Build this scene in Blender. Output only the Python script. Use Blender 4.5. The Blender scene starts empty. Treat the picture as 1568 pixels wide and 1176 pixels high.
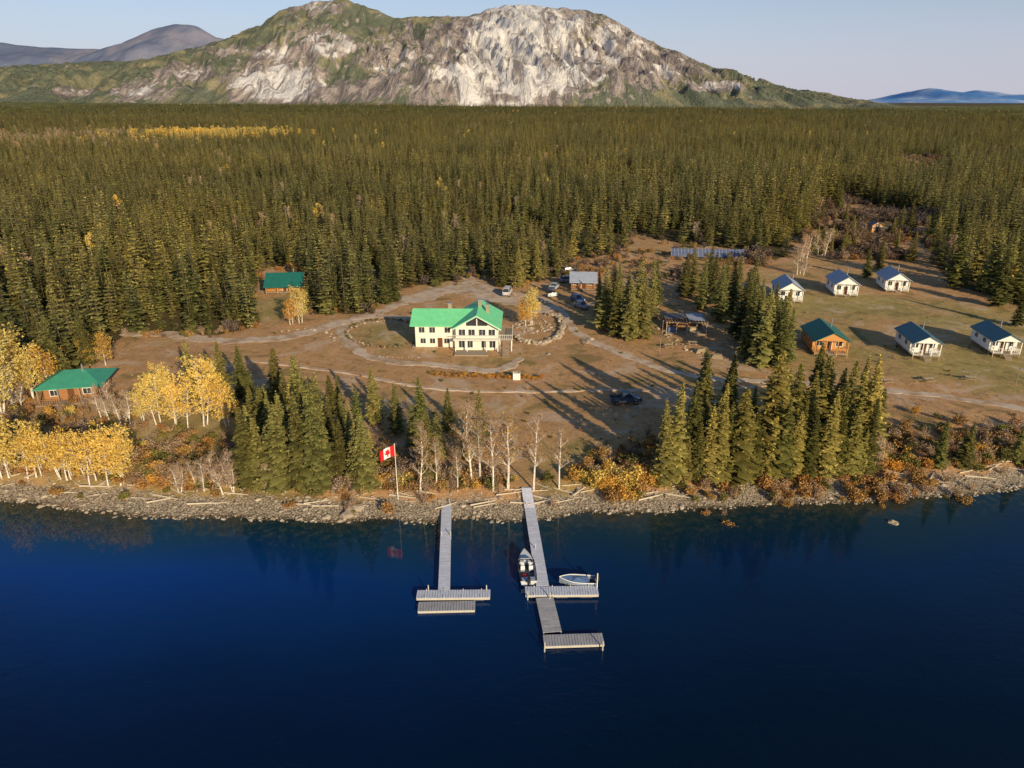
import bpy, math, random
import numpy as np
from mathutils import Vector, Matrix
random.seed(7); np.random.seed(7)
scene=bpy.context.scene
R=random.random
def U(a,b): return a+(b-a)*random.random()

# ---------------- camera and survey helpers ----------------
CAM_H=50.0; F=1086.0; PITCH=math.atan(433/1086)
CC,SS=math.cos(PITCH),math.sin(PITCH)
def ray(px,py):
    a=(px-784)/F; b=-(py-588)/F
    return (a, CC+b*SS, -SS+b*CC)
def G(px,py,z=1.5):
    d=ray(px,py); t=(z-CAM_H)/d[2]
    return (d[0]*t,d[1]*t)
def at_y(px,py,Y):
    d=ray(px,py); t=Y/d[1]
    return (d[0]*t, Y, CAM_H+d[2]*t)
cam=bpy.data.cameras.new("camera"); co=bpy.data.objects.new("camera",cam); scene.collection.objects.link(co)
co.location=(0,0,CAM_H); co.rotation_euler=(math.pi/2-PITCH,0,0)
cam.sensor_width=36; cam.lens=36*F/1568; cam.clip_end=90000; cam.clip_start=1
scene.camera=co

# ---------------- light ----------------
AZ=math.radians(28); EL=math.radians(19)
s=Vector((math.sin(AZ)*math.cos(EL),-math.cos(AZ)*math.cos(EL),math.sin(EL)))
sl=bpy.data.lights.new("sun","SUN"); sl.energy=5.0; sl.angle=math.radians(0.5); sl.color=(1.0,0.83,0.54)
so=bpy.data.objects.new("sun",sl); scene.collection.objects.link(so); so.rotation_euler=(-s).to_track_quat('-Z','Y').to_euler()
w=bpy.data.worlds.new("World"); scene.world=w; w.use_nodes=True
nt=w.node_tree; bg=nt.nodes["Background"]; sky=nt.nodes.new("ShaderNodeTexSky"); sky.sky_type='NISHITA'
sky.sun_disc=False; sky.sun_elevation=EL; sky.sun_rotation=math.pi-AZ; sky.altitude=700; sky.air_density=1.0; sky.dust_density=0.4; sky.ozone_density=3.0
tc=nt.nodes.new('ShaderNodeTexCoord'); sx=nt.nodes.new('ShaderNodeSeparateXYZ'); nt.links.new(tc.outputs['Generated'],sx.inputs[0])
mr=nt.nodes.new('ShaderNodeMapRange'); mr.interpolation_type='SMOOTHSTEP'; nt.links.new(sx.outputs[2],mr.inputs[0]); mr.inputs[1].default_value=-0.02; mr.inputs[2].default_value=0.24; mr.inputs[3].default_value=0.88; mr.inputs[4].default_value=0.0
mx=nt.nodes.new('ShaderNodeMixRGB'); nt.links.new(mr.outputs[0],mx.inputs[0]); nt.links.new(sky.outputs[0],mx.inputs[1]); mx.inputs[2].default_value=(5.0,4.9,6.1,1)
nt.links.new(mx.outputs[0],bg.inputs[0]); bg.inputs[1].default_value=0.108
scene.view_settings.view_transform='Standard'; scene.view_settings.look='None'; scene.view_settings.exposure=0

# ---------------- material helpers ----------------
class N:
    def __init__(s,name,rough=0.9,spec=0.2):
        s.m=bpy.data.materials.new(name); s.m.use_nodes=True; s.t=s.m.node_tree; s.b=s.t.nodes["Principled BSDF"]
        s.b.inputs["Roughness"].default_value=rough; s.b.inputs["Specular IOR Level"].default_value=spec
    def new(s,t): return s.t.nodes.new(t)
    def link(s,a,b): s.t.links.new(a,b)
    def put(s,sock,v):
        if hasattr(v,'links'): s.link(v,sock)
        elif isinstance(v,(tuple,list)) and len(v)==3 and sock.type=='RGBA': sock.default_value=(*v,1)
        else: sock.default_value=v
    def coord(s,kind='Object',scale=None):
        n=s.new("ShaderNodeTexCoord"); o=n.outputs[kind]
        if scale:
            mp=s.new("ShaderNodeMapping"); mp.inputs['Scale'].default_value=scale; s.link(o,mp.inputs[0]); o=mp.outputs[0]
        return o
    def pos(s,scale=None):
        n=s.new("ShaderNodeNewGeometry"); o=n.outputs['Position']
        if scale:
            mp=s.new("ShaderNodeMapping"); mp.inputs['Scale'].default_value=scale; s.link(o,mp.inputs[0]); o=mp.outputs[0]
        return o
    def noise(s,scale,detail=4,vec=None,rough=0.55,dist=0):
        n=s.new("ShaderNodeTexNoise"); n.inputs['Scale'].default_value=scale; n.inputs['Detail'].default_value=detail
        n.inputs['Roughness'].default_value=rough; n.inputs['Distortion'].default_value=dist
        if vec is not None: s.link(vec,n.inputs['Vector'])
        return n.outputs['Fac']
    def vor(s,scale,vec=None):
        n=s.new("ShaderNodeTexVoronoi"); n.inputs['Scale'].default_value=scale
        if vec is not None: s.link(vec,n.inputs['Vector'])
        return n
    def ramp(s,f,stops):
        n=s.new("ShaderNodeValToRGB"); e=n.color_ramp.elements
        while len(e)<len(stops): e.new(0.5)
        for i,(p,c) in enumerate(stops):
            e[i].position=p; e[i].color=(*c,1) if isinstance(c,(tuple,list)) else (c,c,c,1)
        s.link(f,n.inputs[0]); return n.outputs[0]
    def mix(s,f,a,b,mode='MIX'):
        n=s.new("ShaderNodeMixRGB"); n.blend_type=mode
        s.put(n.inputs[0],f); s.put(n.inputs[1],a); s.put(n.inputs[2],b); return n.outputs[0]
    def math(s,op,a,b=0.0,clamp=False):
        n=s.new("ShaderNodeMath"); n.operation=op; n.use_clamp=clamp; s.put(n.inputs[0],a); s.put(n.inputs[1],b); return n.outputs[0]
    def attr(s,name):
        n=s.new("ShaderNodeAttribute"); n.attribute_name=name; return n.outputs['Fac']
    def rnd(s): return s.new("ShaderNodeObjectInfo").outputs['Random']
    def step(s,f,a,b):
        n=s.new("ShaderNodeMapRange"); n.interpolation_type='SMOOTHSTEP'; s.put(n.inputs[0],f); n.inputs[1].default_value=a; n.inputs[2].default_value=b; return n.outputs[0]
    def bump(s,h,strength=0.5,dist=0.1):
        n=s.new("ShaderNodeBump"); n.inputs['Strength'].default_value=strength; n.inputs['Distance'].default_value=dist
        s.link(h,n.inputs['Height']); s.link(n.outputs[0],s.b.inputs['Normal'])
    def color(s,c): s.put(s.b.inputs['Base Color'],c); return s
def simple(name,c,rough=0.8,var=0.25,scale=3,spec=0.3,metal=0,stretch=None):
    n=N(name,rough,spec); f=n.noise(scale,3,n.coord('Object',stretch))
    n.color(n.mix(f,tuple(x*(1-var) for x in c),tuple(min(1,x*(1+var)) for x in c))); n.b.inputs['Metallic'].default_value=metal
    return n.m
def metalroof(name,c):
    n=N(name,0.5,0.25); co_=n.coord('Object')
    f=n.noise(0.8,4,co_); wv=n.new("ShaderNodeTexWave"); wv.inputs['Scale'].default_value=1.1; n.link(co_,wv.inputs[0])
    n.color(n.mix(f,tuple(x*0.75 for x in c),tuple(x*1.2 for x in c)))
    n.bump(wv.outputs['Fac'],0.25,0.05); return n.m
M={}
M['white']=simple('white_paint',(0.80,0.78,0.74),0.7,0.08,2)
M['cream']=simple('cream_siding',(0.84,0.79,0.66),0.7,0.08,2,stretch=(1,1,8))
M['trim']=simple('trim_paint',(0.80,0.78,0.72),0.6,0.05)
M['log']=simple('log_siding',(0.36,0.17,0.07),0.7,0.4,3,stretch=(0.4,0.4,8))
M['orange']=simple('stained_pine',(0.58,0.28,0.09),0.6,0.25,3,stretch=(0.5,0.5,6))
M['deckwood']=simple('weathered_deck',(0.34,0.27,0.20),0.85,0.3,4)
M['green']=metalroof('green_metal_roof',(0.20,0.72,0.34))
M['tealhip']=metalroof('weathered_green_roof',(0.06,0.32,0.21))
M['teal']=metalroof('teal_metal_roof',(0.02,0.15,0.125))
M['tealblue']=metalroof('blue_teal_metal_roof',(0.07,0.16,0.20))
M['slate']=metalroof('blue_grey_metal_roof',(0.38,0.41,0.50))
M['dkroof']=simple('dark_roof',(0.12,0.12,0.14),0.7,0.2)
n=N('window_glass',0.06,0.8); n.color(n.mix(n.noise(1.5,2,n.coord()),(0.015,0.02,0.03),(0.06,0.07,0.09))); M['glass']=n.m
M['door']=simple('door_paint',(0.15,0.06,0.03),0.5,0.1)
M['dock']=simple('weathered_dock_boards',(0.58,0.60,0.70),0.8,0.25,1.3)
M['dockold']=simple('old_dock_boards',(0.38,0.37,0.39),0.85,0.4,1.3)
M['dockside']=simple('dock_timber',(0.55,0.50,0.42),0.8,0.2)
M['float']=simple('dock_float',(0.10,0.08,0.07),0.8,0.3)
M['hull']=simple('boat_white',(0.62,0.64,0.68),0.25,0.06,1,0.5)
M['alu']=simple('aluminium',(0.38,0.44,0.55),0.35,0.1,2,0.5,0.3)
M['black']=simple('black_rubber',(0.02,0.02,0.022),0.6,0.2)
M['boatdeck']=simple('boat_floor',(0.06,0.07,0.09),0.7,0.2)
M['bluetarp']=simple('blue_tarp',(0.12,0.20,0.38),0.6,0.3)
M['red']=simple('red_cloth',(0.78,0.012,0.015),0.8,0.1)
M['whitec']=simple('white_cloth',(0.75,0.75,0.75),0.8,0.03)
M['steel']=simple('steel',(0.4,0.4,0.42),0.4,0.1,2,0.5,0.6)
M['panel']=simple('solar_cell',(0.10,0.125,0.22),0.3,0.3,2,0.4)
M['stumpw']=simple('cut_wood',(0.42,0.33,0.22),0.9,0.25)
n=N('rock_stone',0.9,0.15); f=n.noise(2.5,5,n.coord()); ia=n.attr('shade')
n.color(n.mix(ia,n.mix(f,(0.20,0.15,0.11),(0.42,0.34,0.25)),n.mix(f,(0.40,0.33,0.25),(0.66,0.56,0.43)))); n.bump(f,0.6,0.1); M['rock']=n.m
M['drift']=simple('driftwood_grey',(0.58,0.49,0.37),0.9,0.25,4)

def foliage(name,dark,light,alt,trans=0.15,vary=0.75,patch=(1.3,1.15,0.85)):
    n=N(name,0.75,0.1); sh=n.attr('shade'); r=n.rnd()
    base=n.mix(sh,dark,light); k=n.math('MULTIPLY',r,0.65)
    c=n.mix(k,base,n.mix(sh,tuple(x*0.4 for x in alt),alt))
    wn=n.noise(0.012,2,n.pos()); c=n.mix(n.step(wn,0.42,0.7),c,n.mix(1.0,c,patch,'MULTIPLY'))
    r2=n.math('FRACT',n.math('MULTIPLY',r,17.3)); g_=n.ramp(r2,[(0,vary),(1,1.0)]); c=n.mix(1.0,c,g_,'MULTIPLY')
    n.color(c)
    tr=n.new('ShaderNodeBsdfTranslucent'); n.link(c,tr.inputs[0]); mx=n.new('ShaderNodeMixShader'); mx.inputs[0].default_value=trans
    out=n.t.nodes['Material Output']; n.link(n.b.outputs[0],mx.inputs[1]); n.link(tr.outputs[0],mx.inputs[2]); n.link(mx.outputs[0],out.inputs[0])
    return n.m
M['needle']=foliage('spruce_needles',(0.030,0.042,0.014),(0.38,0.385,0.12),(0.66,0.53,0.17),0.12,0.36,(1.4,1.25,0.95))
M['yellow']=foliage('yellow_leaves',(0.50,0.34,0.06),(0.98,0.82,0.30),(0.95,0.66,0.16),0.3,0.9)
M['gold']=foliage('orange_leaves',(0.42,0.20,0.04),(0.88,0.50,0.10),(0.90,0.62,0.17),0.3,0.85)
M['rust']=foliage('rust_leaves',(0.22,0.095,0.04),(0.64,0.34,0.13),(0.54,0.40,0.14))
M['twig']=foliage('bare_twigs',(0.26,0.18,0.13),(0.66,0.50,0.36),(0.58,0.38,0.27))
M['purple']=foliage('bare_brush_twigs',(0.08,0.06,0.055),(0.28,0.21,0.20),(0.24,0.17,0.11))
M['lgreen']=foliage('green_shrub_leaves',(0.05,0.065,0.018),(0.26,0.26,0.08),(0.40,0.32,0.10))
n=N('bark',0.9,0.1); f=n.noise(6,3,n.coord('Object',(1,1,0.3))); n.color(n.mix(f,(0.07,0.05,0.035),(0.20,0.15,0.11))); M['bark']=n.m
n=N('pale_bark',0.85,0.1); f=n.noise(3,3,n.coord('Object',(1,1,2))); n.color(n.mix(n.step(f,0.32,0.5),(0.26,0.19,0.14),(0.80,0.72,0.62))); M['pbark']=n.m

# ---------------- mesh builder ----------------
class MB:
    def __init__(s): s.v=[];s.f=[];s.mi=[];s.sh=[];s.mats=[]
    def m(s,k):
        if k not in s.mats: s.mats.append(k)
        return s.mats.index(k)
    def add(s,vs,fs,k,sh=0.5):
        o=len(s.v); s.v+=[tuple(x) for x in vs]; i=s.m(k)
        for f in fs: s.f.append([a+o for a in f]); s.mi.append(i)
        s.sh+=[sh]*len(vs)
    def box(s,c,d,k,rz=0,sh=0.5):
        cx,cy,cz=c; x,y,z=d[0]/2,d[1]/2,d[2]/2; ca,sa=math.cos(rz),math.sin(rz); vs=[]
        for q in [(-x,-y,-z),(x,-y,-z),(x,y,-z),(-x,y,-z),(-x,-y,z),(x,-y,z),(x,y,z),(-x,y,z)]:
            vs.append((cx+q[0]*ca-q[1]*sa,cy+q[0]*sa+q[1]*ca,cz+q[2]))
        s.add(vs,[(0,3,2,1),(4,5,6,7),(0,1,5,4),(1,2,6,5),(2,3,7,6),(3,0,4,7)],k,sh)
    def cyl(s,p0,p1,r0,r1,k,nn=6,sh=0.5,cap=True):
        p0=Vector(p0);p1=Vector(p1);d=(p1-p0)
        if d.length<1e-6:return
        q=d.to_track_quat('Z','Y'); vs=[]
        for p,r in((p0,r0),(p1,r1)):
            for i in range(nn):
                a=2*math.pi*i/nn; vs.append(p+q@Vector((math.cos(a)*r,math.sin(a)*r,0)))
        fs=[(i,(i+1)%nn,nn+(i+1)%nn,nn+i) for i in range(nn)]
        if cap: fs+= [tuple(range(nn-1,-1,-1)),tuple(range(nn,2*nn))]
        s.add(vs,fs,k,sh)
    def prism(s,prof,a,b,k,axis='y'):
        n_=len(prof)
        if axis=='y': vs=[(p[0],a,p[1]) for p in prof]+[(p[0],b,p[1]) for p in prof]
        else: vs=[(a,p[0],p[1]) for p in prof]+[(b,p[0],p[1]) for p in prof]
        fs=[tuple(range(n_)),tuple(range(2*n_-1,n_-1,-1))]+[(i,n_+i,n_+(i+1)%n_,(i+1)%n_) for i in range(n_)]
        s.add(vs,fs,k)
    def tri(s,c,size,k,sh,flat=0.0):
        n1=Vector((U(-1,1),U(-1,1),U(-1,1)*(1-flat))).normalized(); n2=n1.cross(Vector((U(-1,1),U(-1,1),U(-1,1)))).normalized()
        c=Vector(c); s.add([c+n1*size,c-n1*size*0.5+n2*size*0.8,c-n1*size*0.5-n2*size*0.8],[(0,1,2)],k,sh)
    def mesh(s,name,recalc=False):
        me=bpy.data.meshes.new(name); me.from_pydata(s.v,[],s.f)
        for k in s.mats: me.materials.append(M[k])
        me.polygons.foreach_set('material_index',s.mi)
        at=me.attributes.new('shade','FLOAT','POINT'); at.data.foreach_set('value',s.sh)
        me.update()
        if recalc:
            import bmesh
            b=bmesh.new(); b.from_mesh(me); bmesh.ops.recalc_face_normals(b,faces=b.faces); b.to_mesh(me); b.free()
        return me
    def obj(s,name,parent=None,loc=(0,0,0),rz=0,recalc=True):
        o=bpy.data.objects.new(name,s.mesh(name,recalc)); scene.collection.objects.link(o); o.location=loc; o.rotation_euler=(0,0,rz)
        if parent: o.parent=parent
        return o
def empty(name,loc,rz=0,sc=1):
    e=bpy.data.objects.new(name,None); scene.collection.objects.link(e); e.location=loc; e.rotation_euler=(0,0,rz); e.scale=(sc,)*3; e.empty_display_size=0.5; return e

# ---------------- noise ----------------
def vn(x,y,seed=0):
    xi=np.floor(x);yi=np.floor(y);fx=x-xi;fy=y-yi;fx=fx*fx*(3-2*fx);fy=fy*fy*(3-2*fy)
    def h(a,b):
        t=np.sin(a*127.1+b*311.7+seed*74.7)*43758.5453; return t-np.floor(t)
    return (h(xi,yi)*(1-fx)+h(xi+1,yi)*fx)*(1-fy)+(h(xi,yi+1)*(1-fx)+h(xi+1,yi+1)*fx)*fy
def fbm(x,y,o=4,seed=0):
    t=0;a=0.5
    for i in range(o): t=t+a*vn(x*2**i,y*2**i,seed+i*13); a*=0.5
    return t

# ---------------- terrain ----------------
shore_px=[(-500,800),(-200,775),(0,768),(100,778),(200,788),(300,793),(430,795),(520,800),(600,797),(660,799),(720,794),(800,797),(850,791),(900,781),(960,786),(1020,784),(1080,778),(1150,776),(1250,770),(1330,768),(1400,762),(1480,757),(1568,748),(1800,735),(2300,720)]
sw=sorted(G(a,b,0) for a,b in shore_px); SX=np.array([p[0] for p in sw]); SY=np.array([p[1] for p in sw])
def shore(x):
    x=np.asarray(x,float); return np.interp(x,SX,SY)+1.6*(fbm(x*0.25,x*0,3,5)-0.45)
def Hn(x,y):
    x=np.asarray(x,float);y=np.asarray(y,float); d=y-shore(x)
    z=np.interp(d,[-20,0,4,6.5,9],[-5,0,0.65,1.3,1.5])
    far=np.clip((d-4)/8,0,1); z=z+ (fbm(x*0.12,y*0.12,3,3)-0.45)*0.35*far
    return z+ (fbm(x*1.1,y*1.1,2,9)-0.4)*0.2*np.clip(d/3,0,1)*np.clip(1-(d-8)/4,0,1)
def H(x,y): return float(Hn(x,y))
def GP(px,py):
    x,y=G(px,py); return (x,y,H(x,y))
clear_px=[(-1500,640),(-300,640),(0,600),(60,590),(110,575),(190,512),(330,512),(392,500),(388,440),(400,412),(462,410),(478,480),(570,478),(592,445),(700,432),(745,418),(770,442),(850,425),(880,398),(950,390),(970,358),(1020,370),(1140,384),(1185,398),(1240,350),(1256,312),(1300,303),(1350,318),(1400,322),(1440,335),(1425,370),(1430,400),(1470,440),(1568,470),(1700,500),(2400,600),(2400,800),(800,860),(-1500,800)]
CP=[G(a,b) for a,b in clear_px]
hole_px=[(1375,238),(1450,243),(1455,272),(1385,270)]; HP=[G(a,b) for a,b in hole_px]
def inpoly(x,y,P):
    x=np.asarray(x,float);y=np.asarray(y,float); r=np.zeros(x.shape,bool); n_=len(P); j=n_-1
    for i in range(n_):
        xi,yi=P[i];xj,yj=P[j]
        if yi!=yj:
            c=((yi>y)!=(yj>y))&(x<(xj-xi)*(y-yi)/(yj-yi)+xi); r^=c
        j=i
    return r
def clearing(X,Y,P=None):
    am=np.clip((Y-130)/12,0,14)
    return inpoly(X+am*1.2*(fbm(X*.08,Y*.08,3,1)-.45),Y+am*1.8*(fbm(X*.08,Y*.08,3,2)-.45),P or CP)
def grid(name,xs,ys,zf,mat,attrs=None,smooth=True):
    X,Y=np.meshgrid(xs,ys); Z=zf(X,Y); nx,ny=len(xs),len(ys)
    v=np.stack([X,Y,Z],-1).reshape(-1,3); i=np.arange(nx*ny).reshape(ny,nx)
    f=np.stack([i[:-1,:-1],i[:-1,1:],i[1:,1:],i[1:,:-1]],-1).reshape(-1,4)
    me=bpy.data.meshes.new(name); me.vertices.add(len(v)); me.vertices.foreach_set('co',v.ravel())
    me.loops.add(f.size); me.loops.foreach_set('vertex_index',f.ravel().astype(np.int32))
    me.polygons.add(len(f)); me.polygons.foreach_set('loop_start',np.arange(0,f.size,4,dtype=np.int32)); me.polygons.foreach_set('loop_total',np.full(len(f),4,dtype=np.int32))
    me.update(calc_edges=True)
    if smooth: me.polygons.foreach_set('use_smooth',np.ones(len(f),bool))
    for k,fn in (attrs or {}).items():
        a=me.attributes.new(k,'FLOAT','POINT'); a.data.foreach_set('value',fn(X,Y,Z).ravel().astype(np.float32))
    me.materials.append(mat); o=bpy.data.objects.new(name,me); scene.collection.objects.link(o); return o
def geo(a,b,st,g):
    r=[a]
    while r[-1]<b: r.append(r[-1]+st); st*=g
    return r
xp=list(np.arange(0,170,0.8)); xp+=geo(170.5,40000,1.2,1.13); xs=np.array(sorted([-q for q in xp[1:]]+xp))
ys=np.array(list(np.arange(55,70,2.5))+list(np.arange(70,300,0.8))+geo(301,50000,1.5,1.10))
n=N('ground_soil_grass',0.95,0.08); P_=n.pos()
big=n.noise(0.035,4,P_,0.6); mid=n.noise(0.35,5,P_,0.65); fine=n.noise(3.5,4,P_,0.7); sd=n.attr('shore_d'); fo=n.attr('forest'); gr=n.attr('grass')
soil=n.mix(mid,(0.40,0.205,0.09),(0.84,0.49,0.24)); soil=n.mix(n.math('MULTIPLY',fine,0.5),soil,(0.32,0.20,0.11))
grass=n.mix(mid,(0.27,0.215,0.075),(0.64,0.48,0.19)); grass=n.mix(n.math('MULTIPLY',fine,0.5),grass,(0.20,0.16,0.065))
gm=n.step(n.math('ADD',gr,n.math('MULTIPLY',n.math('SUBTRACT',big,0.5),2.6)),0.25,0.85)
c=n.mix(gm,soil,grass)
leaf=n.noise(0.9,4,P_,0.8); c=n.mix(n.math('MULTIPLY',n.step(leaf,0.54,0.66),0.55),c,(0.80,0.44,0.15))
c=n.mix(n.math('MULTIPLY',n.step(leaf,0.46,0.34),0.6),c,(0.17,0.12,0.06))
md_=n.noise(0.11,4,P_,0.65,0.8); c=n.mix(n.math('MULTIPLY',n.step(md_,0.54,0.64),0.5),c,(0.66,0.51,0.38)); c=n.mix(n.math('MULTIPLY',n.step(md_,0.46,0.35),0.65),c,(0.20,0.165,0.06))
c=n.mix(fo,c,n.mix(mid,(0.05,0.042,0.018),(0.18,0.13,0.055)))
vr=n.vor(4.5,P_); peb=n.mix(vr.outputs['Color'],(0.34,0.26,0.18),(0.72,0.59,0.43)); peb=n.mix(n.step(vr.outputs['Distance'],0.35,0.7),peb,(0.18,0.14,0.10))
wet=n.mix(n.step(sd,0.1,1.2),(0.35,0.33,0.30),(1,1,1)); peb=n.mix(1.0,peb,wet,'MULTIPLY')
sdn=n.math('ADD',sd,n.math('MULTIPLY',n.math('SUBTRACT',mid,0.5),5)); c=n.mix(n.step(sdn,3.4,5.0),peb,c)
n.color(c); n.bump(fine,0.7,0.25)
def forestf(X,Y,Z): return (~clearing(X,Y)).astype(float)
def grassf(X,Y,Z):
    g=np.full(X.shape,0.25)
    for px,py,rx,ry,v in [(590,515,8,8,.5),(150,690,28,14,.6),(1430,480,45,28,.4),(1300,480,25,20,.2),(900,700,8,10,.5),(430,470,9,12,.6),(1480,560,40,14,.25),(330,690,20,14,.2),(720,640,20,10,.2)]:
        cx,cy=G(px,py); g=g+v*np.exp(-((X-cx)/rx)**2-((Y-cy)/ry)**2)
    cx,cy=G(840,640); g=g-0.2*np.exp(-((X-cx)/18)**2-((Y-cy)/14)**2); return np.clip(g,0,1)
grid('ground',xs,ys,Hn,n.m,{'shore_d':lambda X,Y,Z:np.clip(Y-shore(X),-10,60),'forest':forestf,'grass':grassf})

# water
n=N('lake_water',0.02,0.5); n.b.inputs['IOR'].default_value=1.33
sd=n.attr('shore_d'); P_=n.pos()
wob=n.noise(0.05,3,P_); sdw=n.math('ADD',sd,n.math('MULTIPLY',n.math('SUBTRACT',wob,0.5),14))
c=n.ramp(n.math('DIVIDE',sdw,60.0),[(0.0,(0.032,0.040,0.030)),(0.05,(0.007,0.028,0.038)),(0.20,(0.001,0.018,0.062)),(0.55,(0.0004,0.007,0.026)),(0.95,(0.0006,0.006,0.011))])
bed=n.noise(0.9,5,P_,0.75); bedm=n.math('MULTIPLY',n.step(sd,7,0.5),n.step(bed,0.48,0.6)); c=n.mix(n.math('MULTIPLY',bedm,0.6),c,(0.070,0.068,0.045))
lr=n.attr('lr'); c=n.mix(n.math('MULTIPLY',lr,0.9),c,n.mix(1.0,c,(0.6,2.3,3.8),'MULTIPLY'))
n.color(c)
w1=n.noise(0.5,3,n.pos((1,1.7,1)),0.5,0.3); w2=n.noise(2.0,3,n.pos((1,1.8,1))); calm=n.step(n.noise(0.03,2,P_),0.35,0.65)
amp=n.math('MULTIPLY',n.math('ADD',n.math('MULTIPLY',n.step(sd,5,34),1.1),0.10),n.math('ADD',calm,0.45))
n.bump(n.math('MULTIPLY',n.math('ADD',w1,n.math('MULTIPLY',w2,0.35)),amp),0.3,0.30)
xw=np.array([-20000,-3000,-800,-300]+list(np.arange(-160,161,2.0))+[300,800,3000,20000]); yw=np.array([-3000,-600,-100,0]+list(np.arange(10,97,1.5)))
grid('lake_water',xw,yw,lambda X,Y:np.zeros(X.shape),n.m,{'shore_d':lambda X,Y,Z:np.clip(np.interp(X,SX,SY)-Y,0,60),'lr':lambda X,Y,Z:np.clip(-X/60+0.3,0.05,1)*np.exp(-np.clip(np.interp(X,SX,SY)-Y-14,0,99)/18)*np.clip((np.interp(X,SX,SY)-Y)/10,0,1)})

# roads
n=N('gravel_surface',0.95,0.1); P_=n.pos(); a=n.noise(0.35,5,P_,0.65); b=n.noise(5,3,P_,0.7)
n.color(n.mix(n.math('MULTIPLY',b,0.55),n.mix(n.step(a,0.33,0.62),(0.46,0.29,0.17),(0.76,0.61,0.48)),(0.34,0.23,0.15))); n.bump(b,0.4,0.05); M['gravel']=n.m
def road(name,pts,width,lift=0.06):
    P=[Vector(G(a,b)) for a,b in pts]; L=[]
    for i in range(len(P)-1):
        p0=P[i-1] if i>0 else P[i]; p3=P[i+2] if i+2<len(P) else P[i+1]; p1,p2=P[i],P[i+1]
        m_=max(2,int((p2-p1).length/0.7))
        for k in range(m_):
            t=k/m_; L.append(0.5*((2*p1)+(p2-p0)*t+(2*p0-5*p1+4*p2-p3)*t*t+(3*p1-p0-3*p2+p3)*t**3))
    L.append(P[-1]); mb=MB(); C=9; NR=len(L)
    for i,p in enumerate(L):
        t=(L[min(i+1,NR-1)]-L[max(i-1,0)]).normalized(); nn_=Vector((-t.y,t.x)); en=min(1,(i+1)/7,(NR-i)/7)**.5
        wl=en*width*(0.45+0.9*(float(fbm(np.array(i*0.35),np.array(3.3),3,NR))-0.45)); wr=en*width*(0.45+0.9*(float(fbm(np.array(i*0.35),np.array(9.3),3,NR))-0.45))
        for j in range(C):
            u=-wl+(wl+wr)*j/(C-1); q=p+nn_*u; mb.v.append((q.x,q.y,H(q.x,q.y)+lift-(0.12 if j in(0,C-1) else 0)))
    for i in range(NR-1):
        for j in range(C-1): a=i*C+j; mb.f.append((a,a+1,a+C+1,a+C))
    mb.m('gravel'); mb.mi=[0]*len(mb.f); mb.sh=[0.5]*len(mb.v); return mb.obj(name)
road('gravel_road',[(185,512),(260,512),(350,522),(440,516),(500,500),(560,484),(610,466),(680,445),(720,428),(700,400)],5)
road('gravel_road',[(720,430),(775,447),(830,458),(860,478),(885,510),(960,545),(1060,575),(1200,585),(1340,596),(1480,612),(1700,650)],2.8,0.075)
road('driveway',[(520,497),(528,515),(545,535),(590,552),(680,560),(760,566),(800,548)],3.2,0.09)
road('driveway',[(520,497),(545,487),(590,484),(640,487)],4,0.105)
road('footpath',[(380,552),(520,570),(640,592),(760,600),(900,598),(1060,596),(1180,590)],1.2,0.12)
road('parking_area',[(620,462),(700,440),(760,455),(850,475)],12,0.045)

# ---------------- mountains ----------------
Rpx=[(-900,150),(-300,120),(0,102),(150,94),(250,86),(300,72),(350,56),(400,38),(430,14),(480,2),(530,-2),(570,12),(605,27),(650,25),(690,24),(715,24),(740,16),(760,10),(800,7),(830,10),(870,12),(920,19),(950,38),(1000,66),(1050,89),(1100,106),(1160,130),(1230,148),(1300,161),(1500,162),(2500,163)]
YR=6200.0
RW=[at_y(a,b,YR) for a,b in Rpx]; RX=np.array([p[0] for p in RW]); RZ=np.array([p[2] for p in RW])
def mtn(X,Y):
    yr=YR
    top=np.interp(X+50*(fbm(X*0.006,Y*0.004,3,2)-0.5),RX,RZ)
    yb=4150+500*(fbm(X*0.0009,X*0,3,4)-0.5)
    u=np.clip((Y-yb)/(yr-yb),0,1); cl=np.exp(-((X-150)/1300)**2)
    f=u**(1.15-0.35*cl); back=np.clip(1-(Y-yr)/3200,0,1); f=np.where(Y>yr,back**1.3,f)
    h=top*f
    env=np.clip(f*(1.02-u)*3.0,0,1)*np.clip(top/250,0,1)
    wx=X+200*(fbm(X*0.003,Y*0.003,3,8)-0.5)+ (Y-yr)*0.28
    rid=1-np.abs(2*fbm(wx*0.0045,Y*0.0010,4,21)-0.95)*1.7
    rid2=1-np.abs(2*fbm(wx*0.014,Y*0.0025,4,31)-0.9)*1.7
    h=h+env*((rid-0.6)*160+(rid2-0.6)*72+(fbm(X*0.008,Y*0.008,4,6)-0.47)*50)
    for px,py,yy,sx,sy in [(440,96,5000,330,420),(285,112,5000,300,350),(520,52,5600,260,350),(640,60,5500,260,400),(760,66,5300,240,420),(880,74,5400,220,380)]:
        bx,_,bz=at_y(px,py,yy); g=np.exp(-((X-bx)/sx)**2-((Y-yy)/sy)**2); v=bz*g*(0.85+0.3*fbm(X*0.008,Y*0.008,5,17)); dd=v-h; h=h+np.where(dd>0,dd*0.7,0)
    h=h+np.clip(top/300,0,1)*np.where(u<1,1,0.6)*(fbm(X*0.02,Y*0.01,4,44)-0.47)*24*np.clip(f*4,0,1)
    return h-3
def proj(X,Y,Z):
    zc=Y*CC-(Z-CAM_H)*SS; yc=Y*SS+(Z-CAM_H)*CC; return 784+F*X/zc, 588-F*yc/zc
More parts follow.
